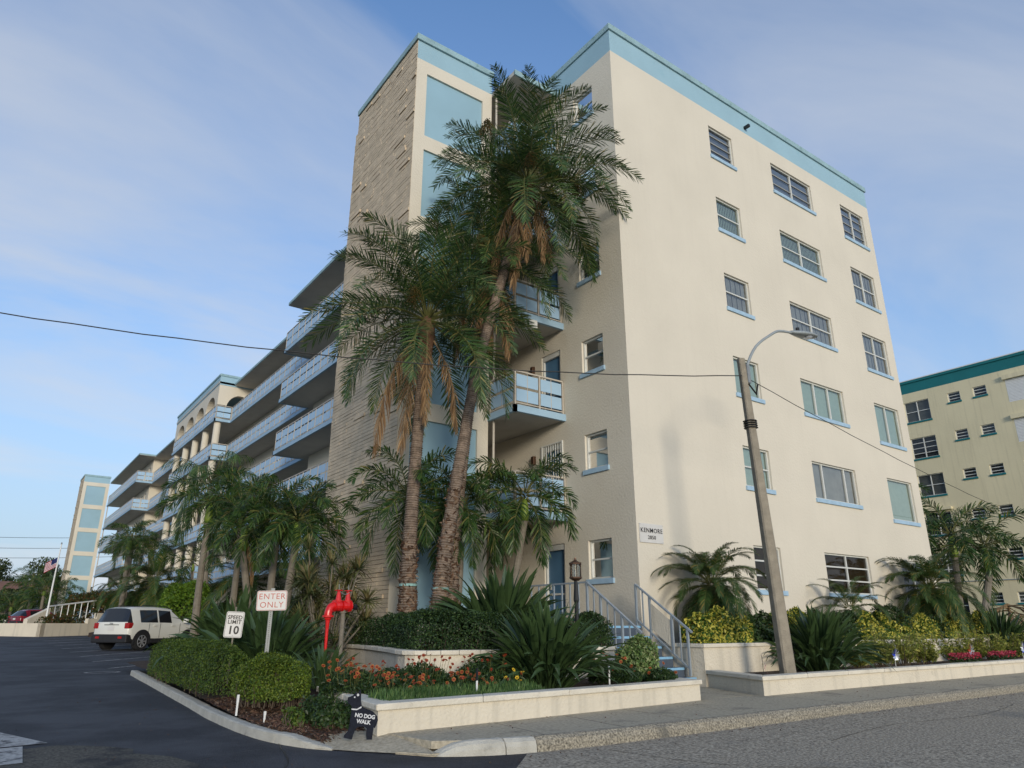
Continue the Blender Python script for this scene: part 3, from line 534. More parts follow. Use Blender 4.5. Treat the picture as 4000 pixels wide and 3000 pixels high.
for o_ in fo: bb = MB(); sideL.box(bb, o_[0], o_[1], o_[2], o_[3], -.13, -.1); bb.build('door', M['door'], apt)
for o_ in fw_: window(apt, sideL, *o_, cols=2, rows=1, curtain='room_dark', glass='glass_dark', sill=None)
b = Loc(); b.quad((12.97, 103.2, 0), (28.3, 103.2, 0), (28.3, 103.2, 18.4), (12.97, 103.2, 18.4)); b.box(15, 18, 76, 80, 18.6, 19.7); b.build('roof_room', M['band'], apt)
# floor slabs
plan = [(11.14, 15.21), (12.965, 15.21), (12.965, 36.31), (14.395, 36.31), (14.395, 84.29), (12.965, 84.29), (12.965, 103.2), (11.35, 103.2), (11.35, 83.0), (12.95, 83.0), (12.95, 67.9), (11.8, 67.9), (11.8, 53.6), (12.95, 53.6), (12.95, 37.2), (11.35, 37.2), (11.35, 21.06), (11.14, 21.06)]
edge = plan[7:]+[plan[0]]
for i, f in enumerate(FL[1:6]):
    b = Loc(); b.prism(plan, f-.165, f-.003); b.build('floor_slab', M['soffit'], apt)
    b = Loc()
    def fas(p, q, f=f, b=b):
        p, q = Vector((*p, 0)), Vector((*q, 0)); d = (q-p).normalized(); n = Vector((d.y, -d.x, 0)); 
        b.bar(p+n*-.02+Vector((0, 0, f-.09)) - d*.03, q+n*-.02+Vector((0, 0, f-.09))+d*.03, .1, .2)
    for p, q in zip(edge, edge[1:]):
        if p == (11.35, 21.06): continue
        fas(p, q)
    fas((11.14, 15.21), (12.965, 15.21)); b.build('slab_edge', M['fascia'], apt)
b = Loc(); b.prism(plan, FL[6]-.17, FL[6]-.01); b.build('roof_slab', M['soffit'], apt)
b = Loc()
rplan = [(11.33, 21.06), (11.33, 37.22), (12.93, 37.22), (12.93, 83.0), (11.33, 83.0), (11.33, 103.2)]
for p, q in zip(rplan, rplan[1:]):
    P_, Q_ = Vector((*p, FL[6]-.06)), Vector((*q, FL[6]-.06)); b.bar(P_, Q_, .06, .16)
b.bar((11.14, 15.2, FL[6]-.08), (12.96, 15.2, FL[6]-.08), .06, .2); b.prism([(11.36, 21.06), (28.29, 36.31), (28.29, 103.2), (11.36, 103.2), (11.36, 83.02), (12.96, 83), (12.96, 37.2), (11.36, 37.2)], FL[6]-.005, FL[6]+.03); b.build('roof_edge', M['coping'], apt)
# railings
PW = .80; pm = MB().box(-PW/2, PW/2, -.008, .008, -.18, .18).mesh('rail_panel', M['railpanel'])
def railing(p, q, f, single):
    p, q = Vector((*p, f))-A0, Vector((*q, f))-A0; d = (q-p); Lg = d.length; d.normalize(); n = max(1, round(Lg/.94)); s_ = Lg/n; b = MB()
    b.bar(p+Vector((0, 0, 1.03)), q+Vector((0, 0, 1.03)), .05, .045); b.bar(p+Vector((0, 0, .09)), q+Vector((0, 0, .09)), .035, .03)
    for k in range(n+1):
        c = p+d*s_*k; b.bar(c, c+Vector((0, 0, 1.01)), .045)
        if k < n and s_ > .5: m_ = c+d*s_/2; b.bar(m_+Vector((0, 0, .1)), m_+Vector((0, 0, 1.0)), .02)
    r_ = b.build('railing', M['rail'], apt); ang = math.atan2(d.y, d.x); far = MB()
    for k in range(n):
        c = p+d*s_*(k+.5)
        for hz in (.33, .77):
            if single:
                o = link('rail_panel', pm, r_, c+Vector((0, 0, hz)), ang); o.scale = ((s_-.10)/PW, 1, 1)
            else: far.obox(c+Vector((0, 0, hz)), d, (-d.y, d.x, 0), (0, 0, 1), (s_-.1)/2, .008, .18)
    if not single: stuff(far.build('rail_panels', M['railpanel'], r_))
for i, f in enumerate(FL[1:6]):
    railing((11.19, 15.27), (12.93, 15.27), f, True); railing((11.19, 15.3), (11.19, 16.5), f, True)
    railing((11.4, 21.1), (11.4, 37.14), f, True); railing((11.4, 37.15), (12.95, 37.15), f, False)
    railing((13.0, 37.2), (13.0, 53.6), f, False); railing((11.86, 53.66), (12.95, 53.66), f, False); railing((11.86, 53.7), (11.86, 67.85), f, False)
    railing((13.0, 67.9), (13.0, 83.0), f, False); railing((11.41, 83.06), (12.95, 83.06), f, True); railing((11.41, 83.1), (11.41, 103.1), f, False); railing((11.41, 103.15), (13, 103.15), f, False)
# central bay: columns, arches, parapet
cyc = [54.05, 57.35, 60.65, 63.95, 67.25]
for y in cyc:
    b = Loc(); b.tube([(12.16, y, .4), (12.16, y, 16.55)], .25, 14, cap=False); c_ = b.build('column', M['cream'], apt, smooth=True)
    b = Loc(); b.tube([(12.16, y, 16.5), (12.16, y, 16.62), (12.16, y, 16.8)], [.26, .31, .34], 14); b.v = [(x-A0.x, yy-A0.y, z) for x, yy, z in b.v]; MB.build(b, 'capital', M['cream'], c_)
def arch(b, P0, P1, dep, spring, rise, top, n=14):
    P0, P1, dep = Vector(P0), Vector(P1), Vector(dep); up = Vector((0, 0, 1))
    pts = [(P0.lerp(P1, (1-math.cos(math.pi*k/n))/2), spring+rise*math.sin(math.pi*k/n)) for k in range(n+1)]
    for (a, za), (c, zc) in zip(pts, pts[1:]):
        b.quad(a+up*za, c+up*zc, c+up*top, a+up*top); b.quad(a+dep+up*za, c+dep+up*zc, c+dep+up*top, a+dep+up*top); b.quad(a+up*za, c+up*zc, c+dep+up*zc, a+dep+up*za)
b = Loc(); DP = Vector((.62, 0, 0))
for a, c in zip(cyc, cyc[1:]): arch(b, (11.85, a+.3, 0), (11.85, c-.3, 0), DP, 16.8, .98, 18.33)
for y0, y1 in [(53.62, cyc[0]+.3)]+[(y-.3, y+.3) for y in cyc[1:4]]+[(cyc[4]-.3, 67.9)]: b.box(11.85, 12.47, y0, y1, 16.8, 18.33)
arch(b, (12.47, 53.62, 0), (14.38, 53.62, 0), (0, .5, 0), 16.45, 1.25, 18.33); b.build('arcade', M['cream'], apt)
b = Loc(); b.box(11.84, 14.39, 53.6, 67.92, 18.335, 19.02); b.build('parapet_band', M['band'], apt)
b = Loc(); b.box(11.78, 14.39, 53.54, 67.98, 19.02, 19.2); b.build('coping', M['coping'], apt, bevel=.02)
# stair towers
def tower(x0, x1, y0, y1, near):
    F_ = Face((0, y0, 0), (1, 0, 0), (0, -1, 0)); ptop = [18.07-2.885*k for k in range(6)]; pz = [(x0+.38, x1-.37, t-2.37, t) for t in ptop]
    b = Loc(); F_.wall(b, x0, x1, -.2, 18.54, pz, .07); b.quad((x1, y0, 0), (x1, y1, 0), (x1, y1, 19.25), (x1, y0, 19.25)); b.quad((x0, y1, 0), (x1, y1, 0), (x1, y1, 19.25), (x0, y1, 19.25)); b.build('tower_wall', M['creamrough'], apt)
    for p in pz: b = Loc(); F_.box(b, p[0], p[1], p[2], p[3], -.11, -.07+.001); b.build('wall_panel', M['panel'], apt)
    b = Loc(); F_.wall(b, x0, x1, 18.54, 19.25, []); b.build('parapet_band', M['band'], apt)
    b = Loc(); b.box(x0-.06, x1+.05, y0-.07, y1+.05, 19.25, 19.48); b.build('coping', M['coping'], apt, bevel=.015)
    b = Loc(); b.box(x0+.0, x0+.12, y0+.003, y1+(.17 if near else 0), -.2, 18.4); b.box(x0, x0+.12, y0+.003, y1, 18.4, 19.24); b.build('brick_backing', M['mortar'], apt)
    rr = random.Random(4); bricks = []; ch = .108; z_ = -.1 if near else .5
    while z_ < 19.2:
        y = y0-.004; ye = y1+(.17 if z_ < 18.45 else 0)
        y -= rr.uniform(0, .3)
        while y < ye:
            Lb = rr.uniform(.38, .78) if near else 1.2; a, c = max(y, y0-.004), min(y+Lb, ye)
            if c-a > .05:
                pr = rr.uniform(.004, .017) if rr.random() > .035 else rr.uniform(.04, .055)
                bricks.append((a, c-.004 if rr.random() < .6 else c, z_, z_+ch-rr.uniform(.007, .016), pr))
            y += Lb
        z_ += ch
    n1 = 300 if near else 0
    for (a, c, z0, z1, pr) in bricks[60:60+n1]: b = Loc(); b.box(x0-pr, x0, a, c, z0, z1); b.build('brick', M['brick'], apt)
    b = Loc()
    for (a, c, z0, z1, pr) in bricks[:60]+bricks[60+n1:] if near else bricks: b.box(x0-pr, x0, a, c, z0, z1)
    stuff(b.build('brick_facing', M['brick'], apt))
tower(8.24, 11.14, 16.53, 21.05, True); tower(8.42, 11.32, 104.0, 108.5, False)
b = Loc(); b.tube([(11.25, 16.4, .7), (11.25, 16.4, 18.4)], .035, 6); b.build('downpipe', M['rail'], apt); b = Loc(); b.tube([(11.5, 103.4, .7), (11.5, 103.4, 17)], .06, 6); b.build('downpipe', M['rail'], apt)
# dark stairwell core behind the balconies so that the corridor closes
b = Loc(); b.quad((11.14, 21.06, 0), (12.96, 21.06, 0), (12.96, 21.06, 4), (11.14, 21.06, 4)); b.build('corridor_wall', M['innerwall'], apt)
# name sign
sg = thing('name_sign', 'white sign reading KENMORE 2850 on the cream wall by the corner', 'sign', (13.47, 12.585, 3.4))
MB().box(-.42, .42, -.012, .01, -.235, .235).build('sign_board', M['signwhite'], sg)
fm = lambda x, z: frame4((x, -.0165, z), (1, 0, 0), (0, 0, 1), (0, -1, 0))
put_text('KENMORE', .158, M['blacktext'], sg, fm(0, .015), off=.0015, spacing=1.12); put_text('2850', .13, M['blacktext'], sg, fm(0, -.145), off=.002, spacing=1.12)
for sx_, sz_ in ((-.4, -.21), (.4, -.21), (-.4, .21), (.4, .21)): MB().box(sx_-.006, sx_+.006, -.018, -.012, sz_-.006, sz_+.006).build('screw', M['alu'], sg)

# ---------------------------------------------------------------- palms
def frond_mesh(name, L_, elev, n, ll, lw, droop, vang, mats, seed=0, phi0=62, phi1=22, start=.16, wob=.25, rr=.018, wind=0., limp=.25):
    r = random.Random(seed); V = []; F = []; MI = []; S = 16; a = elev; p = Vector((0, 0, 0)); pts = [p.copy()]; yb = 0
    for i in range(S):
        t = i/S; a -= droop*(.35+1.3*t)/S*(1 if a > -1.45 else 0); yb += wind/S*t*2; p = p+Vector((math.cos(a)*math.cos(yb), math.cos(a)*math.sin(yb), math.sin(a)))*(L_/S); pts.append(p.copy())
    b = MB(); b.tube(pts, [rr*(1-.88*i/S)*(1.9 if i == 0 else 1) for i in range(S+1)], 4, 1, cap=False)
    V = b.v; F = b.f; MI = b.m
    for i in range(n):
        for sgn in (-1, 1):
            t = start+(1-start)*(i+r.uniform(-.3, .3))/n; t = min(max(t, 0), .995); k = t*S; j = int(k); q = pts[j].lerp(pts[j+1], k-j); T = (pts[j+1]-pts[j]).normalized()
            Nn = Vector((-T.z, 0, T.x)) if abs(T.y) < .99 else Vector((0, 0, 1)); Sd = T.cross(Nn).normalized()
            Nn = Sd.cross(T); ph = R(phi0+(phi1-phi0)*t**1.3+r.uniform(-7, 7)); vv = R(vang+r.uniform(-18, 18)*wob*3)
            d = (T*math.cos(ph)+(Sd*sgn*math.cos(vv)+Nn*math.sin(vv))*math.sin(ph)).normalized()
            l = ll*(.35+.65*math.sin(math.pi*min(1, (t-start)/(1-start)*.92+.14))**.6)*r.uniform(.82, 1.1); wd = T-d*T.dot(d); wd = wd.normalized() if wd.length > .01 else Nn
            w2 = lw*r.uniform(.8, 1.15); m1 = q+d*l*.45-Vector((0, 0, limp*.15*l)); m2 = q+d*l*.8-Vector((0, 0, limp*.55*l)); e = q+d*l*.98-Vector((0, 0, limp*1.05*l))
            o = len(V); V += [q-wd*w2*.25, q+wd*w2*.25, m1+wd*w2*.5, m1-wd*w2*.5, m2+wd*w2*.36, m2-wd*w2*.36, e]; F += [(o, o+1, o+2, o+3), (o+3, o+2, o+4, o+5), (o+5, o+4, o+6)]; MI += [0]*3
    b = MB(); b.v = [tuple(v) for v in V]; b.f = F; b.m = MI
    return b.mesh(name, mats)
ELS = [82, 62, 42, 20, 0, -22, -45]
def frond_set(prefix, L_, mats, **k):
    return [(e, [frond_mesh(prefix, L_*(1 if e < 70 else .9), R(e), seed=e*3+s+100, mats=mats, wind=.35*(1 if s else -1)*random.random(), **k) for s in range(2)]) for e in ELS]
PHX = frond_set('frond', 3.5, [M['leaf_phx'], M['stalk']], n=86, ll=.60, lw=.027, droop=1.3, vang=16, rr=.024, limp=.12, phi0=62, phi1=34, wob=.7, start=.12)
ADO = frond_set('frond', 2.1, [M['leaf_ado'], M['stalk']], n=46, ll=.50, lw=.034, droop=1.75, vang=24, rr=.02, phi0=60, phi1=32, limp=.34, wob=1.1)
PYG = frond_set('frond', 1.35, [M['leaf_pyg'], M['stalk']], n=78, ll=.25, lw=.013, droop=1.6, vang=12, rr=.009, limp=.25)
DEADF = [frond_mesh('dead_frond', 3.1, R(-58-9*s), 64, .42, .024, .8, -22, [M['leaf_dead'], M['deadstalk']], 40+s, phi0=40, phi1=14, rr=.024, limp=.7, wob=1.6) for s in range(3)]
QUE = frond_set('frond', 2.0, [M['leaf_phx'], M['stalk']], n=50, ll=.42, lw=.02, droop=2.0, vang=0, rr=.016, limp=1.1, wob=.8)
def crown(t, at, fset, n, e0, e1, sc=1., seed=1, az0=0., azbias=None):
    r = random.Random(seed)
    for i in range(n):
        e = e0+(e1-e0)*(i+.5)/n+r.uniform(-7, 7); ms = min(fset, key=lambda q: abs(q[0]-e))
        az = az0+i*2.39996+r.uniform(-.25, .25)
        if azbias: az += azbias[1]*math.sin(azbias[0]-az)
        link('frond', r.choice(ms[1]), t, Vector(at)+Vector((math.cos(az), math.sin(az), 0))*.08+Vector((0, 0, .25*(e-e1)/(e0-e1+1e-6))), az, sc*r.uniform(.85, 1.08))
def ringed(pts, rads, n=12, step=.055, amp=.07, seed=0):
    P = smooth_path(pts, 8); Ls = [0]
    for a, b_ in zip(P, P[1:]): Ls.append(Ls[-1]+(b_-a).length)
    tot = Ls[-1]; k = int(tot/step); q = []; rd = []; r = random.Random(seed)
    for i in range(k+1):
        s_ = tot*i/k; j = max(0, min(len(P)-2, int(np.searchsorted(Ls, s_))-1)); f = (s_-Ls[j])/(Ls[j+1]-Ls[j]+1e-9); p = P[j].lerp(P[j+1], min(1, f)); rr = np.interp(s_/tot, np.linspace(0, 1, len(rads)), rads)
        q += [p, p+(P[j+1]-P[j]).normalized()*step*.55]; rd += [rr*(1+amp*r.uniform(.2, 1)), rr*(1-amp*.6)]
    return MB().tube(q[:-1], rd[:-1], n)
def fruit(t, at, tip, seed, m=None):
    r = np.random.default_rng(seed); at, tip = Vector(at), Vector(tip); mid = at.lerp(tip, .6)+Vector((0, 0, .25)); b = MB(); b.tube([at, mid, tip], .018, 5, 1)
    V = b.v; F = b.f; mi = b.m
    for k in range(34):
        a = r.uniform(0, 6.28); s_ = r.uniform(.05, .26); l = r.uniform(.25, .6); e = tip+Vector((math.cos(a)*s_, math.sin(a)*s_, -l)); mm = tip.lerp(e, .4)+Vector((0, 0, .1))
        for q in range(8):
            c = mm.lerp(e, q/7)+Vector(r.normal(size=3)*.012); o = len(V); h = .022
            V += [tuple(c+Vector(d)*h) for d in ((1, 0, 0), (-.5, .87, 0), (-.5, -.87, 0), (0, 0, 1), (0, 0, -1))]; F += [(o, o+1, o+3), (o+1, o+2, o+3), (o+2, o, o+3), (o+1, o, o+4), (o+2, o+1, o+4), (o, o+2, o+4)]; mi += [0]*6
    stuff(b.build('fruit_cluster', [M['fruit'], M['stalk']], t))
def date_palm(base, mids, head, label, nf, seed, r0=.19, tie=True, sc=1.0, dead=6, fruits=()):
    t = thing('date_palm', label, 'palm tree', base, 'tall date palms in the terrace by the corner'); o = Vector(base); rel = lambda p: Vector(p)-o
    pts = [rel(base), *[rel(m) for m in mids], rel(head)]
    ringed(pts, [r0*1.55, r0*1.2, r0*1.0, r0*.95, r0*.95, r0*1.0], 14, .052, .13, seed).build('trunk', M['bark'], t)
    # ragged old leaf bases near the ground and below the crown
    rg = np.random.default_rng(seed); P = []; Nn = []; sp = smooth_path(pts, 8)
    for k in range(1500):
        f = (rg.random()**2.2)*.35 if k % 2 else 1-rg.random()*.14; j = f*(len(sp)-1); i = int(min(j, len(sp)-2)); c = sp[i].lerp(sp[i+1], j-i); a = rg.random()*6.28; rad = r0*(1.5-.6*f if f < .4 else 1.05)
        P.append(c+Vector((math.cos(a)*rad, math.sin(a)*rad, 0))); Nn.append((math.cos(a), math.sin(a), -.5))
    Vv, Ff = leafcloud(np.array(P), np.array(Nn), .14, .06, seed, .55); stuff(link('leaf_boots', npmesh('leaf_boots', Vv, Ff, M['boot']), t))
    h = rel(head); MB().tube([h-Vector((0, 0, .9)), h-Vector((0, 0, .4)), h, h+Vector((0, 0, .3))], [r0*.9, r0*1.45, r0*1.3, .04], 12).build('crownbase', M['boot'], t)
    crown(t, h, PHX, nf, 84, -36, sc, seed)
    r = random.Random(seed+5)
    for k in range(dead):
        a = -2.25+(-1.5+3.0*(k+.5)/dead)+r.uniform(-.15, .15); link('dead_frond', DEADF[k % 3], t, h-Vector((0, 0, .25+.25*(k % 2)))+Vector((math.cos(a), math.sin(a), 0))*r0*1.4, a, r.uniform(.7, 1.05))
    for k, (at, tip) in enumerate(fruits): fruit(t, rel(at), rel(tip), seed+k)
    if tie: c = sp[2]; cc = min(sp, key=lambda q: abs(q.z-1.25)); MB().tube([cc-Vector((0, 0, .025)), cc+Vector((0, 0, .025))], r0*1.4, 14).build('tie_strap', mat('mint_strap', (.25, .42, .39), .7), t)
    return t
date_palm((7.46, 14.0, .7), [(7.42, 14, 3), (7.5, 14, 5.5)], (7.62, 14.0, 8.15), 'shorter tall palm with straight trunk, nearest the brick stair tower', 46, 3, .14, sc=.90, dead=4, fruits=[((7.5, 13.9, 8.3), (6.9, 13.4, 8.7))])
date_palm((7.72, 13.3, .7), [(7.95, 13.3, 3), (8.6, 13.3, 6.8), (9.45, 13.3, 10)], (10.2, 13.3, 12.75), 'tallest palm with long trunk leaning right, hanging brown fronds and fruit', 58, 8, .122, sc=.91, dead=5,
          fruits=[((10.1, 13.2, 12.7), (8.55, 12.9, 13.85)), ((10.2, 13.1, 12.6), (11.4, 12.6, 12.9)), ((10.2, 13.1, 12.3), (10.9, 12.5, 12.0)), ((10.1, 13.4, 13), (11.9, 13.3, 13.6)), ((10, 13.1, 12.5), (9.6, 12.4, 13.0))])
date_palm((8.75, 14.4, .7), [(8.8, 14.4, 3), (9.2, 14.4, 6.8)], (9.75, 14.4, 10.6), 'middle palm behind the leaning one, its trunk partly hidden by it', 34, 13, .12, tie=False, sc=.78, dead=5, fruits=[((9.6, 14.2, 10.7), (8.9, 13.7, 10.9))])
def manila(base, head, label, nf, seed, group, r0=.075, sc=1., shaft=.55, fset=ADO, azb=None, name='manila_palm', e0=78, e1=-32, dead=0):
    t = thing(name, label, 'palm tree', base, group); o = Vector(base); h = Vector(head)-o; top = h-Vector((0, 0, shaft)); mid = top*.5+Vector((random.uniform(-.06, .06), 0, 0))
    ringed([Vector((0, 0, 0)), mid, top], [r0*1.35, r0, r0*.92], 10, .09, .035, seed).build('trunk', M['bark_grey'], t)
    if shaft: MB().tube([top, top+(h-top)*.25, top+(h-top)*.7, h], [r0*1.0, r0*1.35, r0*1.05, r0*.7], 10).build('crownshaft', M['shaft'], t, smooth=True)
    crown(t, h, fset, nf, e0, e1, sc, seed, azbias=azb)
    for k in range(dead): link('dead_frond', DEADF[k % 3], t, h-Vector((0, 0, .2)), k*2.1, .4)
    return t
G1 = 'palms in front of the left balconies'
manila((5.75, 19, .45), (5.3, 19, 3.55), 'green palm with leaning trunk and a browning crown, leftmost of three left of the tower', 20, 21, G1, .09, .68, azb=(0, .35), dead=1)
manila((5.95, 18.2, .45), (5.87, 18.2, 3.75), 'green palm with straight trunk, middle of three left of the tower', 21, 22, G1, .09, .74, azb=(0, .35))
manila((5.9, 17.4, .45), (6.1, 17.4, 3.6), 'green palm with lime crownshaft, rightmost of three left of the tower', 21, 23, G1, .095, .74, azb=(0, .3))
manila((5.0, 21.5, .5), (4.95, 21.5, 4.5), 'palm behind the leaning one, its crown over the lower balconies', 20, 24, G1, .09, .72, azb=(0, .35))
manila((5.6, 20.5, .5), (5.6, 20.5, 4.3), 'palm crown between the straight trunk and the balconies', 20, 25, G1, .085, .72, azb=(0, .35))
manila((9.3, 38.5, .8), (8.75, 38.5, 8.0), 'thin feathery palm rising above its neighbours in front of the arcade', 18, 26, G1, .17, 1.6, 0, QUE, name='feather_palm')
manila((9.1, 41, .7), (9.0, 41, 4.3), 'slender young palm between the arcade columns and the hedge', 9, 27, G1, .06, 1.0, .4)
G2 = 'palms between the tall palms and the stair balconies'
manila((10.4, 14.6, .72), (10.85, 14.4, 4.25), 'dense green palm with bright crownshaft below the lowest balcony', 24, 31, G2, .09, .82, e1=-45)
manila((9.3, 15.2, .72), (9.35, 15.0, 3.9), 'dense green palm between the two tallest trunks and the blue panels', 24, 32, G2, .09, .82, e1=-45)
manila((8.1, 15.3, .72), (8.0, 15.2, 4.05), 'dense green palm behind the shorter tall palm beside the brick tower', 20, 33, G2, .085, .82, e1=-40)
G3 = 'palms by the arcade far left'
for i, (x, y, hz) in enumerate(((6.1, 43, 5.5), (6.7, 46, 5.8), (7.4, 44, 5.2))):
    manila((x+.15, y, .9), (x, y, hz), ['left', 'middle', 'right'][i]+' one of three dark palms clustered before the far balconies', 18, 40+i, G3, .12, .72, .5)
G4 = 'palms right of the cream building'
manila((33.3, 14.2, .7), (34.0, 14.2, 4.9), 'palm with dark straight trunk in front of the pale yellow building', 16, 51, G4, .14, 1.2, .9, azb=(0, .3))
manila((32.5, 13.2, .7), (34.6, 13.2, 4.35), 'palm with lime crownshaft leaning right before the pale yellow building', 17, 52, G4, .14, 1.2, 1.0, azb=(0, .4))
manila((31.4, 16, .7), (31.6, 16, 5.6), 'palm tucked behind the right edge of the cream building', 15, 53, G4, .12, 1.15, .6)
def pygmy(base, head, label, nf, seed, sc=1., group='pygmy date palms'):
    t = thing('pygmy_palm', label, 'palm', base, group); h = Vector(head)-Vector(base)
    ringed([Vector((0, 0, 0)), h*.5+Vector((.03, 0, 0)), h], [.09, .08, .11], 9, .05, .2, seed).build('trunk', M['bark'], t); crown(t, h, PYG, int(nf*1.6), 80, -48, sc, seed); 
    for k in range(3): link('dead_frond', DEADF[k], t, h, k*2+1, .28)
    return t
pygmy((14.95, 11.75, .74), (14.6, 11.75, 2.05), 'bushy pygmy palm with feathery crown above the yellow shrub nearest the steps', 46, 61, 1.12)
pygmy((20.7, 11.7, .74), (20.6, 11.7, 1.55), 'low pygmy palm under the wide brown six pane window', 26, 62, .95)
pygmy((25.5, 11.6, .74), (25.5, 11.6, 2.25), 'large drooping pygmy palm at the right end of the cream wall', 48, 63, 1.35)
pygmy((7.3, 41, .7), (7.3, 41, 3.2), 'pygmy palm above the lime hedge behind the white car', 24, 64, 2.0)
pygmy((6.5, 22, .5), (6.5, 22, 2.3), 'pygmy palm at the foot of the gallery beside the leaning palm', 26, 65, 1.3)
pygmy((6.6, 47, .9), (6.6, 47, 2.9), 'pygmy palm left of the white car roof', 22, 66, 1.25)
pygmy((8.3, 52, .9), (8.3, 52, 3.2), 'pygmy palm by the far lower balcony', 22, 67, 1.3)

# ---------------------------------------------------------------- shrubs and hedges
def hedge(name, label, cat, poly, z0, z1, n, leaf, m, seed, rnd=.25, group=None, skew=None, lump=.05, twigs=60, wd=.6, jit=.9, f0=.08):
    """clipped hedge over a plan polygon; leaves sit in a thick shell below an uneven top"""
    r = np.random.default_rng(seed); xs_, ys_ = [p[0] for p in poly], [p[1] for p in poly]; cx_, cy_ = np.mean(xs_), np.mean(ys_); t = thing(name, label, cat, (cx_, cy_, z0), group)
    pts = []; nn = []; Pp = np.array(poly)
    A_, B_ = Pp, np.roll(Pp, -1, 0)
    while len(pts) < n:
        q = np.column_stack([r.uniform(min(xs_), max(xs_), 4000), r.uniform(min(ys_), max(ys_), 4000)]); x, y = q[:, 0], q[:, 1]
        ins = np.zeros(len(q), bool); dist = np.full(len(q), 9.); dn = np.zeros((len(q), 2))
        for (ax, ay), (bx, by) in zip(A_, B_):
            c = ((ay > y) != (by > y)) & (x < (bx-ax)*(y-ay)/(by-ay+1e-12)+ax); ins ^= c
            ex, ey = bx-ax, by-ay; tt = np.clip(((x-ax)*ex+(y-ay)*ey)/(ex*ex+ey*ey), 0, 1); dx, dy = ax+tt*ex-x, ay+tt*ey-y; dd = np.hypot(dx, dy); mk_ = dd < dist; dist = np.where(mk_, dd, dist); dn[mk_] = np.column_stack([dx, dy])[mk_]
        q, dist, dn = q[ins], dist[ins], dn[ins]; x, y = q[:, 0], q[:, 1]
        H = (z1-z0)*(1+lump*np.sin(x*3.1+seed)*np.cos(y*2.7)+lump*.8*np.sin(x*7.7+y*6.1+seed)); H = H-(z1-z0)*rnd*np.clip(1-dist/(rnd*1.4), 0, 1)**2
        if skew is not None: H = H+skew(x, y)
        u = r.random(len(q)); sidep = dist < .16+.12*r.random(len(q)); f = np.where(sidep, f0+(1-f0)*u, 1-.22*u**2); z_ = H*f+r.normal(size=len(q))*.014+np.where(r.random(len(q)) < .025, r.random(len(q))*.07*(z1-z0)**.5, 0)
        ok = sidep | (r.random(len(q)) < .8)
        nv = np.column_stack([np.where(sidep & (f < .9), dn[:, 0]/(dist+1e-6), 0), np.where(sidep & (f < .9), dn[:, 1]/(dist+1e-6), 0), np.where(sidep & (f < .9), .35, 1.)])
        pts += list(np.column_stack([x-cx_, y-cy_, z_])[ok]); nn += list(nv[ok])
    Vv, Ff = leafcloud(np.array(pts[:n]), np.array(nn[:n]), leaf, leaf*wd, seed, jit); stuff(link('foliage', npmesh('foliage', Vv, Ff, m), t))
    b = MB()
    for k in range(twigs):
        p = pts[(k*97) % n]; b.tube([(p[0]*.9, p[1]*.9, 0), (p[0]*.95+.04*math.sin(k), p[1]*.95, p[2]*.5), (p[0], p[1], p[2]*.93)], [.010, .007, .004], 4)
    stuff(b.build('branches', M['twig'], t)); return t
hedge('clipped_hedge', 'long clipped green hedge along the lot curb in front of the white car', 'hedge', [(3.12, 12.3), (3.17, 14), (3.24, 16), (3.34, 18.2), (3.55, 18.9), (4.1, 19.0), (4.4, 18.4), (4.2, 15.5), (3.95, 13), (3.7, 12.1), (3.35, 12.0)], .12, .90, 60000, .032, M['leaf_hedge'], 71, .26, lump=.05, jit=.7, f0=.12)
hedge('clipped_hedge', 'round topped clipped bush with gaps near the corner mulch', 'hedge', [(3.19, 10.9), (3.27, 11.5), (3.65, 11.75), (4.1, 11.5), (4.25, 10.9), (4.05, 10.4), (3.65, 10.2), (3.35, 10.45)], .14, .78, 24000, .032, M['leaf_bright'], 72, .34, lump=.10, twigs=150, jit=.75, f0=.26)
hedge('ground_shrub', 'low sprawling green plant on the mulch by the dog sign', 'shrub', [(3.62, 9.0), (3.65, 9.7), (4.1, 9.8), (4.1, 9.0), (3.95, 8.8)], .02, .30, 3400, .05, M['leaf_dark'], 73, .12, lump=.25, twigs=90)
hedge('ground_shrub', 'small green plant in the mulch between the bush and the curb', 'shrub', [(3.4, 9.25), (3.4, 9.6), (3.6, 9.5), (3.55, 9.2)], .03, .2, 500, .045, M['leaf_hedge'], 74, .1, lump=.3, twigs=40)
hedge('terrace_hedge', 'dark glossy hedge on the curved terrace under the tall palms', 'hedge', [(6.15, 11.5), (6.55, 11.05), (7.45, 10.8), (8.1, 10.98), (9.0, 11.35), (9.1, 12.2), (7.8, 12.6), (7.3, 13.3), (7.35, 16.2), (7.05, 16.5), (6.95, 14.6), (6.5, 12.8)], .70, 1.42, 46000, .042, M['leaf_dark'], 75, .24, lump=.05)
hedge('terrace_hedge', 'small dark round hedge between the lantern and the steps', 'hedge', [(9.9, 11.35), (10.0, 12.0), (10.8, 12.0), (10.82, 11.3), (10.4, 11.2)], .72, 1.42, 9000, .042, M['leaf_dark'], 76, .3)
hedge('pale_bush', 'pale green variegated bush beside the foot of the steps', 'shrub', [(9.85, 9.75), (9.8, 10.25), (10.15, 10.45), (10.5, 10.25), (10.5, 9.8), (10.2, 9.6)], .24, 1.03, 6500, .062, M['leaf_pitt'], 77, .35, lump=.12)
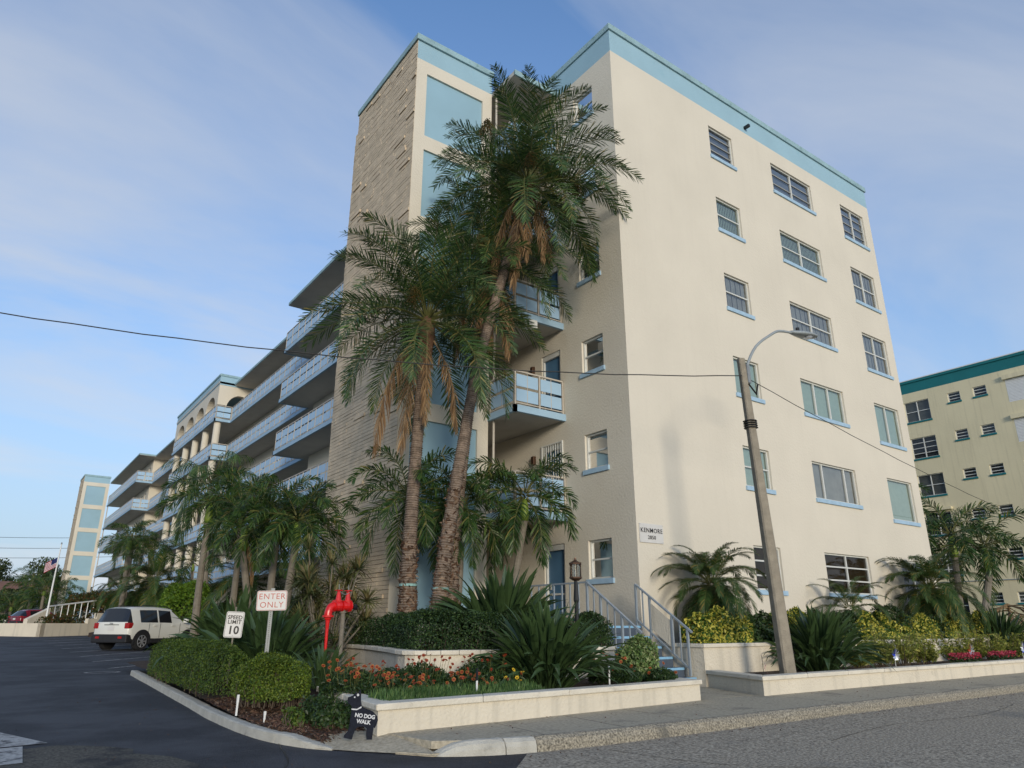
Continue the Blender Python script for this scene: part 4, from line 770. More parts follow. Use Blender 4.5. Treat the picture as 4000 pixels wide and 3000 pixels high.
for i, (x0, x1, zt, lab) in enumerate(((12.8, 14.4, 1.58, 'yellow variegated shrub on the terrace beside the steps rail'), (16.0, 17.3, 1.62, 'yellow variegated shrub just left of the lamp pole base'), (19.6, 21.2, 1.55, 'yellow variegated shrub under the wide six pane window'), (22.0, 23.4, 1.5, 'small yellow variegated shrub between two dark ones'), (24.4, 28.2, 1.62, 'widest yellow variegated shrub, at the right end of the terrace'))):
    hedge('yellow_shrub', lab, 'shrub', [(x0-(.25 if i else 0), 10.75), (x0-(.3 if i else 0), 11.3), (x1+.3, 11.4), (x1+.35, 10.8), (x1+.1, 10.64), (x0, 10.64)], .72, zt+.06, int(7500*(x1-x0)), .082, M['leaf_var'], 80+i, .55, 'yellow variegated shrubs', lump=.16)
for i, (x0, x1, zt, lab) in enumerate(((14.4, 16.0, 1.5, 'dark green shrub below the pygmy palm nearest the steps'), (17.3, 19.6, 1.55, 'dark green shrub behind the large strap leaf clump'), (21.1, 22.1, 1.75, 'dark green broad shrub right of the low pygmy palm'), (23.3, 24.6, 1.5, 'dark green shrub under the right pygmy palm'))):
    hedge('dark_shrub', lab, 'shrub', [(x0-.35, 10.75), (x0-.35, 11.5), (x1+.35, 11.5), (x1+.35, 10.75)], .72, zt, int(4200*(x1-x0)), .075, M['leaf_dark'], 90+i, .5, 'dark shrubs on the right terrace', lump=.2)
hedge('lime_hedge', 'bright lime green hedge behind the white car', 'hedge', [(6.9, 36.6), (7.1, 39), (9.4, 40), (9.6, 37.2), (8.6, 36)], .7, 2.95, 22000, .13, M['leaf_lime'], 101, .5, lump=.08)
hedge('reddish_hedge', 'loose green hedge with reddish leaves beside the far stair tower', 'hedge', [(5.6, 60), (5.2, 68), (8.5, 70), (11, 60), (8, 57)], .9, 3.2, 16000, .22, M['leaf_rusty'], 102, .8, lump=.12)
hedge('reddish_hedge', 'loose green hedge between the white car roof and the arcade', 'hedge', [(8.3, 41), (7.6, 48), (10, 50), (11, 42), (10, 40)], .7, 2.6, 9000, .14, M['leaf_dark'], 103, .6, lump=.12)
hedge('foundation_hedge', 'dark planting along the foot of the left gallery', 'hedge', [(7.0, 23.5), (7.6, 32), (9.4, 33), (10.8, 23), (9, 21.4), (7.2, 21.5)], .7, 1.9, 12000, .12, M['leaf_dark'], 104, .5, lump=.15)
# strap leaved clumps
def strap_leaf(name, L_, w, bend, seed, pet=.5):
    r = random.Random(seed); S = 7; a = math.pi/2-.05; p = Vector((0, 0, 0)); b = MB(); pts = [p.copy()]
    for i in range(S): a -= bend*(i/S+.15)/S*1.6; p = p+Vector((math.cos(a), 0, math.sin(a)))*(L_/S); pts.append(p.copy())
    V = []; 
    for i, q in enumerate(pts):
        t = i/S; ww = .012 if t < pet else w*math.sin(math.pi*min(1, (t-pet)/(1-pet)*.86+.12))*.5; d = (pts[min(i+1, S)]-pts[max(i-1, 0)]).normalized(); nn = Vector((-d.z, 0, d.x))
        V += [q+Vector((0, ww, 0))+nn*ww*.45, q, q-Vector((0, ww, 0))+nn*ww*.45]
    F = []
    for i in range(S): o = i*3; F += [(o, o+1, o+4, o+3), (o+1, o+2, o+5, o+4)]
    b.add(V, F); me = b.mesh(name, M['leaf_bop']); return me
BOP = [(e, [strap_leaf('leaf', 1.0, .066+.014*s, e, s, .42) for s in range(2)]) for e in (.15, .5, .95, 1.5)]
def clump(name, label, base, n, Ls, rad, seed, spread=1.0, group='strelitzia clumps', azr=None, flat=1.0, cat='plant'):
    t = thing(name, label, cat, base, group); r = random.Random(seed)
    for i in range(n):
        q = ((i+.5)/n)**.75; lean = R(4+52*q*spread+r.uniform(-15, 12)); az = i*2.39996+r.uniform(-.4, .4); d = Vector((math.cos(az), math.sin(az)*flat, 0))
        o = bpy.data.objects.new('leaf', r.choice(BOP[min(3, int(q*3.2+r.uniform(0, .8)))][1])); col.objects.link(o); o.parent = t; o.location = d*rad*q*r.uniform(.6, 1.1)
        o.rotation_euler = (r.uniform(-.9, .9), 0, 0); o.rotation_euler = (Matrix.Rotation(az, 3, 'Z') @ Matrix.Rotation(lean*.75, 3, 'Y') @ Matrix.Rotation(r.uniform(-1.0, 1.0), 3, 'Z')).to_euler(); s_ = Ls*r.uniform(.62, 1.12)*(1-.12*q); o.scale = (s_, s_*r.uniform(.9, 1.4), s_)
    return t
clump('strelitzia', 'large strap leaf clump spilling over the front planter, nearest the camera', (7.85, 9.85, .24), 300, 1.38, .42, 111, 1.1)
clump('strelitzia', 'large dark strap leaf clump on the terrace beside the leaning trunk', (8.6, 12.2, .72), 300, 1.65, .5, 112, 1.15)
clump('strelitzia', 'dark strap leaf clump just right of the lamp pole', (15.7, 9.8, .24), 290, 1.42, .45, 113, 1.1)
clump('strelitzia', 'dark strap leaf clump behind the ENTER ONLY sign', (4.55, 13.8, .3), 210, 1.3, .5, 114, 1.25)
clump('strelitzia', 'dark strap leaf clump left of the ENTER ONLY sign above the hedge', (4.75, 15.0, .35), 200, 1.35, .55, 115, 1.2)
clump('strelitzia', 'strap leaf clump between the signs and the lime hedge', (5.0, 17.4, .4), 180, 1.6, .7, 118, 1.2)
clump('strelitzia', 'low dark strap leaf clump below the red hydrant', (4.75, 11.75, .25), 120, .7, .3, 116, 1.3)
clump('strelitzia', 'dark bushy clump at the right end of the upper wall', (27.2, 10.5, .5), 220, 1.3, .9, 117, 1.2)
# dracaena by the brick tower
dr = thing('dracaena', 'yellow green spiky dracaena on bare stems against the brick tower', 'shrub', (6.3, 15.6, .5)); rb = random.Random(5)
def rosette(seed, n=46, L_=.5, w=.03):
    r = random.Random(seed); b = MB()
    for i in range(n):
        az = i*2.4+r.uniform(-.3, .3); el = R(85-115*i/n+r.uniform(-8, 8)); l = L_*r.uniform(.7, 1.1); d = Vector((math.cos(az)*math.cos(el), math.sin(az)*math.cos(el), math.sin(el))); s_ = Vector((-math.sin(az), math.cos(az), 0)); m_ = d*l*.5; e = d*l-Vector((0, 0, .18*l))
        b.add([s_*w*.4, -s_*w*.4, m_-s_*w*.5, m_+s_*w*.5, e], [(0, 1, 2, 3), (3, 2, 4)])
    return b.mesh('leaf_rosette', M['leaf_drac'])
RS = [rosette(i) for i in range(4)]
for i in range(46):
    a = rb.uniform(0, 6.28); q = rb.random()**.5; x, y, z_ = math.cos(a)*q*.95, math.sin(a)*q*.6, rb.uniform(.75, 2.35)-(.5*q if q > .6 else 0); b = MB(); b.tube([(x*.25, y*.25, 0), (x*.6, y*.6, z_*.5), (x, y, z_)], [.022, .018, .013], 5).build('stem', M['bark_grey'], dr); o = link('leaf_rosette', RS[i % 4], dr, (x, y, z_), a, rb.uniform(.8, 1.15)); o.rotation_euler = (rb.uniform(-.5, .5), rb.uniform(-.5, .5), a)
cy = thing('spiky_plant', 'small spiky plant between the two tall trunks on the terrace', 'plant', (8.05, 13.0, 1.1)); MB().tube([(0, 0, -.4), (.02, 0, 0), (0, 0, .25)], [.03, .025, .02], 6).build('stem', M['bark_grey'], cy)
for i in range(2): link('leaf_rosette', RS[i], cy, (0, 0, .25+.08*i), i*.7, .9)
for i, (x, lab) in enumerate(((16.9, 'leftmost'), (17.9, 'second'), (18.8, 'third'), (19.9, 'middle'), (21.6, 'fifth'), (22.9, 'sixth'), (24.0, 'seventh'), (25.2, 'eighth'), (26.3, 'ninth'), (27.5, 'rightmost'))):
    t = thing('whorled_shrub', lab+' whorled yellow green shrub right of the lamp pole in the long planter', 'shrub', (x, 9.5, .24), 'yellow green whorled shrubs in the long planter'); r = random.Random(130+i); nst = 32; b = MB()
    P = []; Nn = []
    for k in range(nst):
        a = r.uniform(0, 6.28); h_ = r.uniform(.25, .78)*(1.5 if k == 0 and i % 2 else 1); e = Vector((math.cos(a)*r.uniform(.05, .78), math.sin(a)*r.uniform(.05, .45), h_)); b.tube([(e.x*.3, e.y*.3, 0), e], [.008, .005], 4)
        for j in range(52): f = .3+.7*r.random(); c = Vector((e.x*(.3+.7*f), e.y*(.3+.7*f), e.z*f)); a2 = r.uniform(0, 6.28); dv = Vector((math.cos(a2), math.sin(a2), .5)); P.append(c+dv*.05); Nn.append((-math.cos(a2)*.5, -math.sin(a2)*.5, 1))
    b.build('stems', M['twig'], t); Vv, Ff = leafcloud(np.array(P), np.array(Nn), .13, .032, i, .5); stuff(link('foliage', npmesh('foliage', Vv, Ff, M['leaf_croton']), t))
# flowers
def blossom_mesh(m1, m2, rad=.03):
    b = MB(); n = 9
    for k in range(n):
        a = 2*math.pi*k/n; c, s_ = math.cos(a), math.sin(a); p = Vector((-s_, c, 0)); d = Vector((c, s_, .15)); b.add([d*rad*.25+p*rad*.12, d*rad*.25-p*rad*.12, d*rad*.72-p*rad*.26, d*rad*.72+p*rad*.26], [(0, 1, 2, 3)], 0); b.add([d*rad*.72+p*rad*.26, d*rad*.72-p*rad*.26, d*rad*1.05-p*rad*.14, d*rad*1.05+p*rad*.14], [(0, 1, 2, 3)], 1)
    b.tube([(0, 0, -.002), (0, 0, rad*.35)], [rad*.32, rad*.2], 7, 2); return b.mesh('blossom', [m1, m2, M['petal']])
BL = blossom_mesh(M['petal'], M['petaltip'], .029); BLR = blossom_mesh(M['petal'], M['petal'], .026); BLY = blossom_mesh(M['yellowflower'], M['yellowflower'], .032)
def flowers(label, cx_, cy_, rx, ry, hmax, nb, bl, seed, leafn=2600, m='leaf_dark', stemh=1.0, z0=.24):
    t = thing('flower_clump', label, 'flowers', (cx_, cy_, z0), 'gaillardia clumps in the corner planter'); r = random.Random(seed); rg = np.random.default_rng(seed)
    q = rg.uniform(-1, 1, (leafn*2, 2)); q = q[(q**2).sum(1) < 1][:leafn]; h_ = hmax*.72*(1-.55*(q**2).sum(1))*rg.uniform(.25, 1, len(q)); P = np.column_stack([q[:, 0]*rx, q[:, 1]*ry, h_]); nv = np.tile([0, 0, .6], (len(q), 1))
    Vv, Ff = leafcloud(P, nv, .085, .02, seed, 1.3); stuff(link('foliage', npmesh('foliage', Vv, Ff, M[m]), t)); st = MB()
    for k in range(nb):
        a = r.uniform(0, 6.28); rr = r.random()**.5; x, y = math.cos(a)*rr*rx, math.sin(a)*rr*ry; z_ = hmax*(.5+.55*r.random()*stemh)*(1-.25*rr); st.tube([(x*.7, y*.7, .02), (x, y, z_)], .0035, 3)
        o = link('blossom', bl if r.random() < .75 else BLR, t, (x, y, z_), r.uniform(0, 6)); o.rotation_euler = (r.uniform(.2, 1.3), r.uniform(-.4, .4), r.uniform(-1.4, .4)); o.scale = (1, 1, 1)
    stuff(st.build('stems', M['stalk'], t)); return t
flowers('orange red daisies left end of the bed beside the round bush', 4.55, 10.15, .42, .55, .55, 46, BL, 141)
flowers('dense mat of orange red daisies behind the low corner wall', 5.05, 9.5, .45, .4, .38, 44, BL, 142)
flowers('tall dark red daisies in front of the curved wall', 5.65, 10.1, .5, .45, .62, 30, BLR, 143, 3600)
flowers('ring centred orange daisies in the middle of the bed', 6.05, 9.35, .42, .32, .38, 40, BL, 144)
flowers('tall leafy daisies with few red heads left of the strap leaf clump', 6.6, 9.95, .45, .4, .66, 24, BLR, 145, 3600)
flowers('leafy green clump without many blooms left of centre', 5.35, 10.5, .4, .4, .5, 10, BLR, 146, 2600)
flowers('yellow daisies beside the mulch patch in the planter', 6.85, 9.35, .22, .2, .36, 9, BLY, 147, 900)
flowers('red daisies and foliage right of the strap leaf clump', 9.3, 9.75, .5, .4, .55, 22, BL, 148, 4200)
flowers('few large orange daisies at the right end of the planter by the steps', 10.05, 9.35, .3, .25, .38, 7, BL, 149, 1500)
rg = np.random.default_rng(9); n_ = 5200; X = rg.uniform(4.3, 7.0, n_); Y0 = 8.31+(X-4.09)*.0676+.27; Yy = Y0+rg.random(n_)**1.4*(.62-.12*np.abs(X-5.6)); bb = []
V = np.empty((n_, 3, 3)); az = rg.uniform(0, 6.28, n_); Lb = rg.uniform(.05, .13, n_); base = np.column_stack([X, Yy, np.full(n_, .235)+.10*np.minimum(1, (Yy-Y0)/.3)])
side_ = np.column_stack([np.cos(az), np.sin(az), np.zeros(n_)])*.010; tip = base+np.column_stack([rg.normal(0, .022, n_), rg.normal(-.015, .022, n_), Lb]); V[:, 0] = base-side_; V[:, 1] = base+side_; V[:, 2] = tip
stuff(link('ice_plant', npmesh('ice_plant', V.reshape(-1, 3), np.arange(n_*3).reshape(-1, 3), M['leaf_ice'])), 'low carpet of fleshy green fingers behind the low corner wall', 'ground cover')
for i, (x, lab) in enumerate(((21.0, 'crimson pentas in front of the whorled shrubs, left patch'), (23.3, 'crimson pentas near the red pinwheel, right patch'))):
    t = thing('pentas', lab, 'flowers', (x, 9.0, .24), 'crimson flower patches in the long planter'); q = rg.uniform(-1, 1, (1500, 2)); q = q[(q**2).sum(1) < 1]; P = np.column_stack([q[:, 0]*.8, q[:, 1]*.22, .12+.14*rg.random(len(q))]); k = len(P)//2
    Vv, Ff = leafcloud(P[:k]-[0, 0, .05], np.tile([0, 0, 1.], (k, 1)), .07, .03, i, .8); stuff(link('foliage', npmesh('foliage', Vv, Ff, M['leaf_dark']), t)); Vv, Ff = leafcloud(P[k:]+[0, 0, .04], np.tile([0, -.5, 1.], (len(P)-k, 1)), .045, .04, i, .5); stuff(link('blossoms', npmesh('blossoms', Vv, Ff, M['pinkflower']), t))

# ---------------------------------------------------------------- lamp pole, wires, lantern
t = thing('street_lamp', 'tall square concrete lamp pole leaning slightly with a curved arm and grey lamp head', 'street lamp', (13.42, 9.1, .2)); rel = lambda *p: Vector(p)-Vector((13.42, 9.1, .2))
b = MB(); n = 12; ax = Vector((.45, .9, 0)).normalized(); ay = Vector((-ax.y, ax.x, 0)); V = []
for k in range(n+1):
    f = k/n; c = rel(13.42-.42*f, 9.1, .2+6.72*f); h_ = .132-.06*f; ch_ = h_*.72
    V += [c+ax*i*h_*1+ay*j*h_ for i, j in ((1, .72), (.72, 1), (-.72, 1), (-1, .72), (-1, -.72), (-.72, -1), (.72, -1), (1, -.72))]
b.add(V, [(k*8+j, k*8+(j+1) % 8, (k+1)*8+(j+1) % 8, (k+1)*8+j) for k in range(n) for j in range(8)]+[tuple(n*8+j for j in range(8))]).build('pole', M['pole'], t)
top = rel(13.0, 9.1, 6.86); tipp = rel(14.75, 8.75, 7.86)
arm = smooth_path([top+Vector((.12, -.02, -.55)), top+Vector((.17, -.03, -.1)), top+Vector((.5, -.1, .45)), top+Vector((1.0, -.2, .83)), tipp+Vector((-.45, .1, -.02)), tipp], 4)
MB().tube(arm, .032, 8).build('arm', M['lampgrey'], t, smooth=True)
hd = (arm[-1]-arm[-3]).normalized(); up_ = Vector((0, 0, 1)); sd_ = hd.cross(up_).normalized(); up2 = sd_.cross(hd); b = MB(); V = []; prof = [(-.12, .05, .05), (0, .09, .07), (.2, .15, .085), (.45, .17, .07), (.62, .13, .05), (.68, .05, .02)]
for (xx, wy, hz) in prof:
    for k in range(12): a = 2*math.pi*k/12; V.append(tipp+hd*xx+sd_*wy*math.cos(a)+up2*hz*math.sin(a)*(1 if math.sin(a) > 0 else .55))
b.add(V, [(k*12+j, k*12+(j+1) % 12, (k+1)*12+(j+1) % 12, (k+1)*12+j) for k in range(5) for j in range(12)]+[tuple(range(12))[::-1], tuple(60+j for j in range(12))]); hh = b.build('lamp_head', M['lampgrey'], t, smooth=True)
MB().tube([tipp+hd*.12+up2*.07, tipp+hd*.12+up2*.16], .045, 10).build('photocell', M['black'], hh); c = tipp+hd*.42-up2*.035
MB().tube([c, c-up2*.03], [.11, .09], 14).build('lens', M['foilsilver'], hh)
b = MB(); 
for z_ in (.9, 1.95): c = rel(13.01, 9.1, 6.86-z_+.3); 
for dz in (-1.55, -1.5, -1.45, -1.4): c = rel(13.42-.42*((6.66+dz)/6.72), 9.1, 6.86+dz); b.tube([c, c+Vector((0, 0, .015))], .155, 8)
stuff(b.build('pole_straps', M['cable'], t)); MB().obox(top+Vector((.1, -.06, -.3)), (1, 0, 0), (0, 1, 0), (0, 0, 1), .05, .05, .22).build('arm_bracket', M['galv'], t); MB().tube([top+Vector((.05, -.1, -.55)), top+Vector((.3, -.1, -.75)), top+Vector((.42, -.08, -.5))], .02, 6).build('splice', M['cable'], t)
def cable(name, label, a, b_, sag, r_=.013, n=24, twist=True):
    a, b_ = Vector(a), Vector(b_); P = [a.lerp(b_, i/n)-Vector((0, 0, 4*sag*(i/n)*(1-i/n)))+Vector((0, 0, .008*math.sin(i*2.1) if twist else 0)) for i in range(n+1)]
    b = MB(); b.tube([p-a for p in P], r_, 5); o = b.build(name, M['cable']); o.location = a; return tag(o, label, 'cable')
cable('overhead_cable', 'black cable running left from the lamp pole across the tall palms', (13.0, 9.05, 6.5), (-7.5, 17.9, 7.6), .75, .012, 36)
cable('overhead_cable', 'black cable running down to the right from the lamp pole past the building corner', (13.15, 9.05, 6.45), (44, 12.5, 5.35), .35, .009, 30)
for i, (z0, z1, lab) in enumerate(((.0952, .0995, 'highest'), (.0835, .0873, 'second'), (.0729, .0762, 'third'), (.0107, .0111, 'fourth'), (.0078, .0081, 'lowest'))):
    Yd = 150; cable('power_line', lab+' of the thin power lines in the sky at far left', (-6, Yd, 1.2+Yd*(z0-.002)), (20, Yd, 1.2+Yd*(z1+.004)), .25, .035, 8, False)
t = thing('lantern_post', 'black post topped by a bronze glass lantern between the strap leaves and the steps', 'lantern', (9.5, 10.95, .72))
MB().tube([(0, 0, 0), (0, 0, .9), (0, 0, .95), (0, 0, 1.32)], [.04, .04, .055, .035], 10).build('post', M['black'], t)
b = MB(); b.tube([(0, 0, 1.32), (0, 0, 1.36)], [.06, .12], 12); b.tube([(0, 0, 1.36), (0, 0, 1.39)], .125, 12); b.tube([(0, 0, 1.63), (0, 0, 1.66), (0, 0, 1.70), (0, 0, 1.73)], [.125, .125, .04, .02], 12); b.tube([(0, 0, 1.73), (0, 0, 1.76)], .02, 6)
for k in range(6): a = k*math.pi/3; b.bar((.11*math.cos(a), .11*math.sin(a), 1.39), (.11*math.cos(a), .11*math.sin(a), 1.63), .012)
lh = b.build('lantern_head', M['bronze'], t); MB().tube([(0, 0, 1.39), (0, 0, 1.63)], .098, 16, cap=False).build('glass', glassmat('lantern_glass', (.75, .75, .7), .08, 1), lh); MB().tube([(0, 0, 1.4), (0, 0, 1.46), (0, 0, 1.53)], [.02, .03, .01], 8).build('bulb', M['white'], lh)

# ---------------------------------------------------------------- signs
def rounded(w, h, r_, n=5):
    P = []
    for cx_, cy_, a0 in ((w-r_, h-r_, 0), (-w+r_, h-r_, 90), (-w+r_, -h+r_, 180), (w-r_, -h+r_, 270)):
        for k in range(n+1): a = R(a0+90*k/n); P.append((cx_+r_*math.cos(a), cy_+r_*math.sin(a)))
    return P
def plate(mb, w, h, r_, y0, y1, mi=0):
    P = rounded(w, h, r_); k = len(P); mb.add([(x, y0, z_) for x, z_ in P]+[(x, y1, z_) for x, z_ in P], [tuple(range(k)), tuple(range(k, 2*k))[::-1]]+[(i, k+i, k+(i+1) % k, (i+1) % k) for i in range(k)], mi)
def ring(mb, w, h, r_, th, y, mi=0):
    P, Q = rounded(w, h, r_), rounded(w-th, h-th, max(.005, r_-th)); k = len(P); mb.add([(x, y, z_) for x, z_ in P]+[(x, y, z_) for x, z_ in Q], [(i, (i+1) % k, k+(i+1) % k, k+i) for i in range(k)], mi)
fz = lambda x, z_, y=-.006: frame4((x, y, z_), (1, 0, 0), (0, 0, 1), (0, -1, 0))
yaw = R(-18)
t = thing('enter_only_sign', 'white ENTER ONLY sign with red letters on a perforated steel post', 'sign', (3.84, 11.8, .25), rz=yaw)
bd = MB(); plate(bd, .228, .152, .03, -.003, .003); bd = bd.build('sign_board', M['signwhite'], t); bd.location = (0, -.03, 1.33); bd.rotation_euler = (0, R(-1.5), 0)
b = MB(); ring(b, .222, .146, .027, .006, -.0042); b.build('red_border', M['redtext'], bd); put_text('ENTER', .125, M['redtext'], bd, fz(0, .022, -.005), extr=.0008, spacing=1.12, off=-.0005); put_text('ONLY', .125, M['redtext'], bd, fz(0, -.105, -.005), extr=.0008, spacing=1.12, off=-.0005)
b = MB(); b.box(-.03, -.026, -.02, .012, 0, 1.52); b.box(.026, .03, -.02, .012, 0, 1.52); b.box(-.026, .026, .008, .012, 0, 1.52); b.build('post', M['galv'], t)
b = MB()
for k in range(46): b.box(-.006, .006, .004, .0079, .06+.03*k, .072+.03*k)
stuff(b.build('post_holes', M['black'], t))
t = thing('speed_limit_sign', 'white SPEED LIMIT 10 sign with black letters among the strap leaves above the hedge', 'sign', (3.58, 12.8, .3), rz=yaw)
bd = MB(); plate(bd, .142, .205, .03, -.003, .003); bd = bd.build('sign_board', M['signwhite'], t); bd.location = (0, -.03, .92); bd.rotation_euler = (0, R(2.5), 0)
b = MB(); ring(b, .133, .196, .025, .005, -.0042); b.build('black_border', M['blacktext'], bd); put_text('SPEED', .085, M['blacktext'], bd, fz(0, .085, -.005), extr=.0008, off=.002); put_text('LIMIT', .085, M['blacktext'], bd, fz(0, .012, -.005), extr=.0008, off=.002, spacing=1.08); put_text('10', .175, M['blacktext'], bd, fz(0, -.145, -.005), extr=.0008, off=.005, spacing=1.05)
for z_ in (.17, -.17): MB().tube([(0, -.003, z_), (0, -.007, z_)], .006, 8).build('bolt', M['galv'], bd)
MB().box(-.012, .012, -.02, .0, 0, 1.2).build('post', M['bark_grey'], t)
# dog shaped sign
t = thing('dog_sign', 'black dog shaped board lettered NO DOG WALK leaning on the planter corner', 'sign', (3.83, 8.22, -.02), rz=R(-14)); t.rotation_euler = (R(-7), R(3), R(-14))
dog = [(-.175, .405), (-.172, .435), (-.12, .455), (-.098, .475), (-.085, .50), (-.07, .455), (-.052, .50), (-.035, .525), (-.025, .465), (-.02, .40), (-.005, .345), (.03, .325), (.085, .31), (.13, .29), (.16, .262), (.185, .24), (.195, .20), (.18, .15), (.165, .12), (.15, .125), (.148, .08), (.142, .0), (.085, .0), (.075, .04), (.072, .115), (.04, .135), (-.03, .128), (-.05, .115), (-.075, .05), (-.082, .012), (-.09, .0), (-.18, .02), (-.175, .045), (-.14, .08), (-.125, .14), (-.125, .21), (-.118, .27), (-.118, .335), (-.14, .36), (-.165, .375)]
b = MB(); k = len(dog); b.add([(x, -.009, z_) for x, z_ in dog]+[(x, .009, z_) for x, z_ in dog], [tuple(range(k)), tuple(range(k, 2*k))[::-1]]+[(i, k+i, k+(i+1) % k, (i+1) % k) for i in range(k)]); b.build('board', M['dogblack'], t)
b = MB(); b.add([(-.122, -.0105, .318), (-.12, -.0105, .305), (-.06, -.0105, .302), (-.008, -.0105, .328), (-.012, -.0105, .343), (-.06, -.0105, .315)], [(0, 1, 2, 5), (5, 2, 3, 4)]); b.build('collar', M['whitetext'], t)
for x, z_, r_ in ((-.098, .437, .009), (-.062, .462, .014)): MB().tube([(x, -.009, z_), (x, -.0115, z_)], r_, 10).build('eye' if r_ < .01 else 'ear_mark', M['whitetext'], t)
m4 = Matrix.Rotation(R(6), 4, 'Y'); put_text('NO DOG', .058, M['whitetext'], t, m4 @ fz(.015, .225, -.0105), extr=.0008, off=.002, spacing=.95); put_text('WALK', .058, M['whitetext'], t, m4 @ fz(.01, .165, -.0105), extr=.0008, off=.002, spacing=.95)
# marker stakes
for x, y, z0, h_, lab in ((3.13, 10.6, .06, .26, 'thin white marker stake before the round bush'), (3.3, 9.95, .03, .13, 'short white marker in the mulch'), (5.86, 8.9, .22, .42, 'dark and white garden stake behind the low corner wall'), (8.6, 9.15, .22, .36, 'pale green stake right of the strap leaf clump')):
    t = thing('garden_stake', lab, 'stake', (x, y, z0)); MB().box(-.012, .012, -.006, .006, 0, h_*.62).build('stake', M['white'], t); MB().box(-.014, .014, -.01, .01, h_*.62, h_).build('stake_head', M['black'] if y < 9.1 else M['white'], t)
# fire department connection
t = thing('fire_connection', 'bright red double valve fire pipe assembly with hand wheels and chain', 'fire hydrant', (5.30, 12.5, .96)); t.scale = (.8, .8, .8); o3 = Vector((5.27, 12.5, .3))
def lathe(mb, base, axis, prof, n=16, mi=0):
    prof = [(p[0]+1e-4*i, p[1]) for i, p in enumerate(prof)]
    base, axis = Vector(base), Vector(axis).normalized(); return mb.tube([base+axis*p[0] for p in prof], [p[1] for p in prof], n, mi)
u = Vector((.97, .2, 0)).normalized(); dn = Vector((0, 0, -1)); up = Vector((0, 0, 1)); C0 = Vector((-.16, 0, .72))
b = MB(); e = smooth_path([C0+u*.02, C0-u*.07+dn*.03, C0-u*.12+dn*.13, C0-u*.125+dn*.22], 5); b.tube(e, .085, 16); lathe(b, C0-u*.125+dn*.20, dn, [(0, .088), (.0, .125), (.04, .125), (.04, .08), (.09, .07), (.10, .05), (.28, .035), (.9, .028)]); b.build('outlet_elbow', M['red'], t, smooth=False)
b = MB(); lathe(b, C0-u*.0, u, [(0, .09), (0, .125), (.03, .125), (.03, .095), (.08, .115), (.16, .115), (.2, .09), (.2, .12), (.23, .12), (.23, .09), (.28, .105), (.36, .105), (.40, .09), (.40, .125), (.43, .125), (.44, .08)]); b.build('valve_body', M['red'], t)
for i, s_ in enumerate((.11, .36)):
    b = MB(); lathe(b, C0+u*s_, up, [(.04, .095), (.09, .085), (.09, .105), (.115, .105), (.12, .065), (.30, .035), (.32, .035)]); y_ = b.build('bonnet', M['red'], t)
    c = C0+u*s_+up*.33; b = MB(); b.tube([c+Vector((math.cos(2*math.pi*k/20)*.085, math.sin(2*math.pi*k/20)*.085, 0)) for k in range(21)], .010, 6)
    for k in range(3): a = k*math.pi/3; b.bar(c+Vector((math.cos(a), math.sin(a), 0))*.08, c-Vector((math.cos(a), math.sin(a), 0))*.08, .012)
    b.build('hand_wheel', M['red'], t); MB().tube([c, c+up*.13], .006, 6).build('stem', M['galv'], t)
ch = MB(); a_, b_ = C0+u*.13+up*.30, C0+u*.39+up*.30
for k in range(22): f = k/21; p = a_.lerp(b_, f)-up*(.05*math.sin(math.pi*f))-Vector((0, .035, 0)); ch.tube([p-Vector((.008, 0, .006*(-1)**k)), p+Vector((.008, 0, .006*(-1)**k))], .006, 5)
stuff(ch.build('chain', M['galv'], t)); b = MB(); lathe(b, C0+u*.47+dn*.02, (.5, -.8, 0), [(0, .045), (.10, .05), (.10, .065), (.13, .065), (.14, .03)]); b.build('hose_cap', M['black'], t)
b = MB(); lathe(b, C0+u*.26+dn*.06, dn, [(0, .05), (.06, .05), (.06, .07), (.09, .07), (.09, .05), (1.2, .05)]); b.build('riser', M['bark_grey'], t)

# small flag by the lamp pole, pinwheels
def stripes(mb, w, h_, cant, wave, nst=13, nx=8):
    """flag surface with w along +x, stripes along x; returns quads with material 0 red 1 white 2 blue"""
    for i in range(nx):
        for j in range(nst):
            P = [(w*a/nx, wave(a/nx, b_/nst), -h_*b_/nst) for a, b_ in ((i, j), (i+1, j), (i+1, j+1), (i, j+1))]
            mb.add(P, [(0, 1, 2, 3)], 2 if (i/nx < .4 and j < 7) else (0 if j % 2 == 0 else 1))
    return mb
t = thing('small_flag', 'small striped flag on a stick in the bed beside the lamp pole', 'flag', (12.28, 8.85, .24)); MB().tube([(0, 0, 0), (-.01, 0, .43)], .005, 5).build('stick', M['black'], t)
fl = stripes(MB(), .24, .17, 0, lambda a, b_: .02*math.sin(a*9+b_*3)); 
V2 = []
for (x, y, z_) in fl.v: V2.append((x*.30+(-z_)*.25, y, -x*1.0+z_*.55+.40))
fl.v = V2; fl.build('cloth', [M['flagred'], M['flagwhite'], M['flagblue']], t)
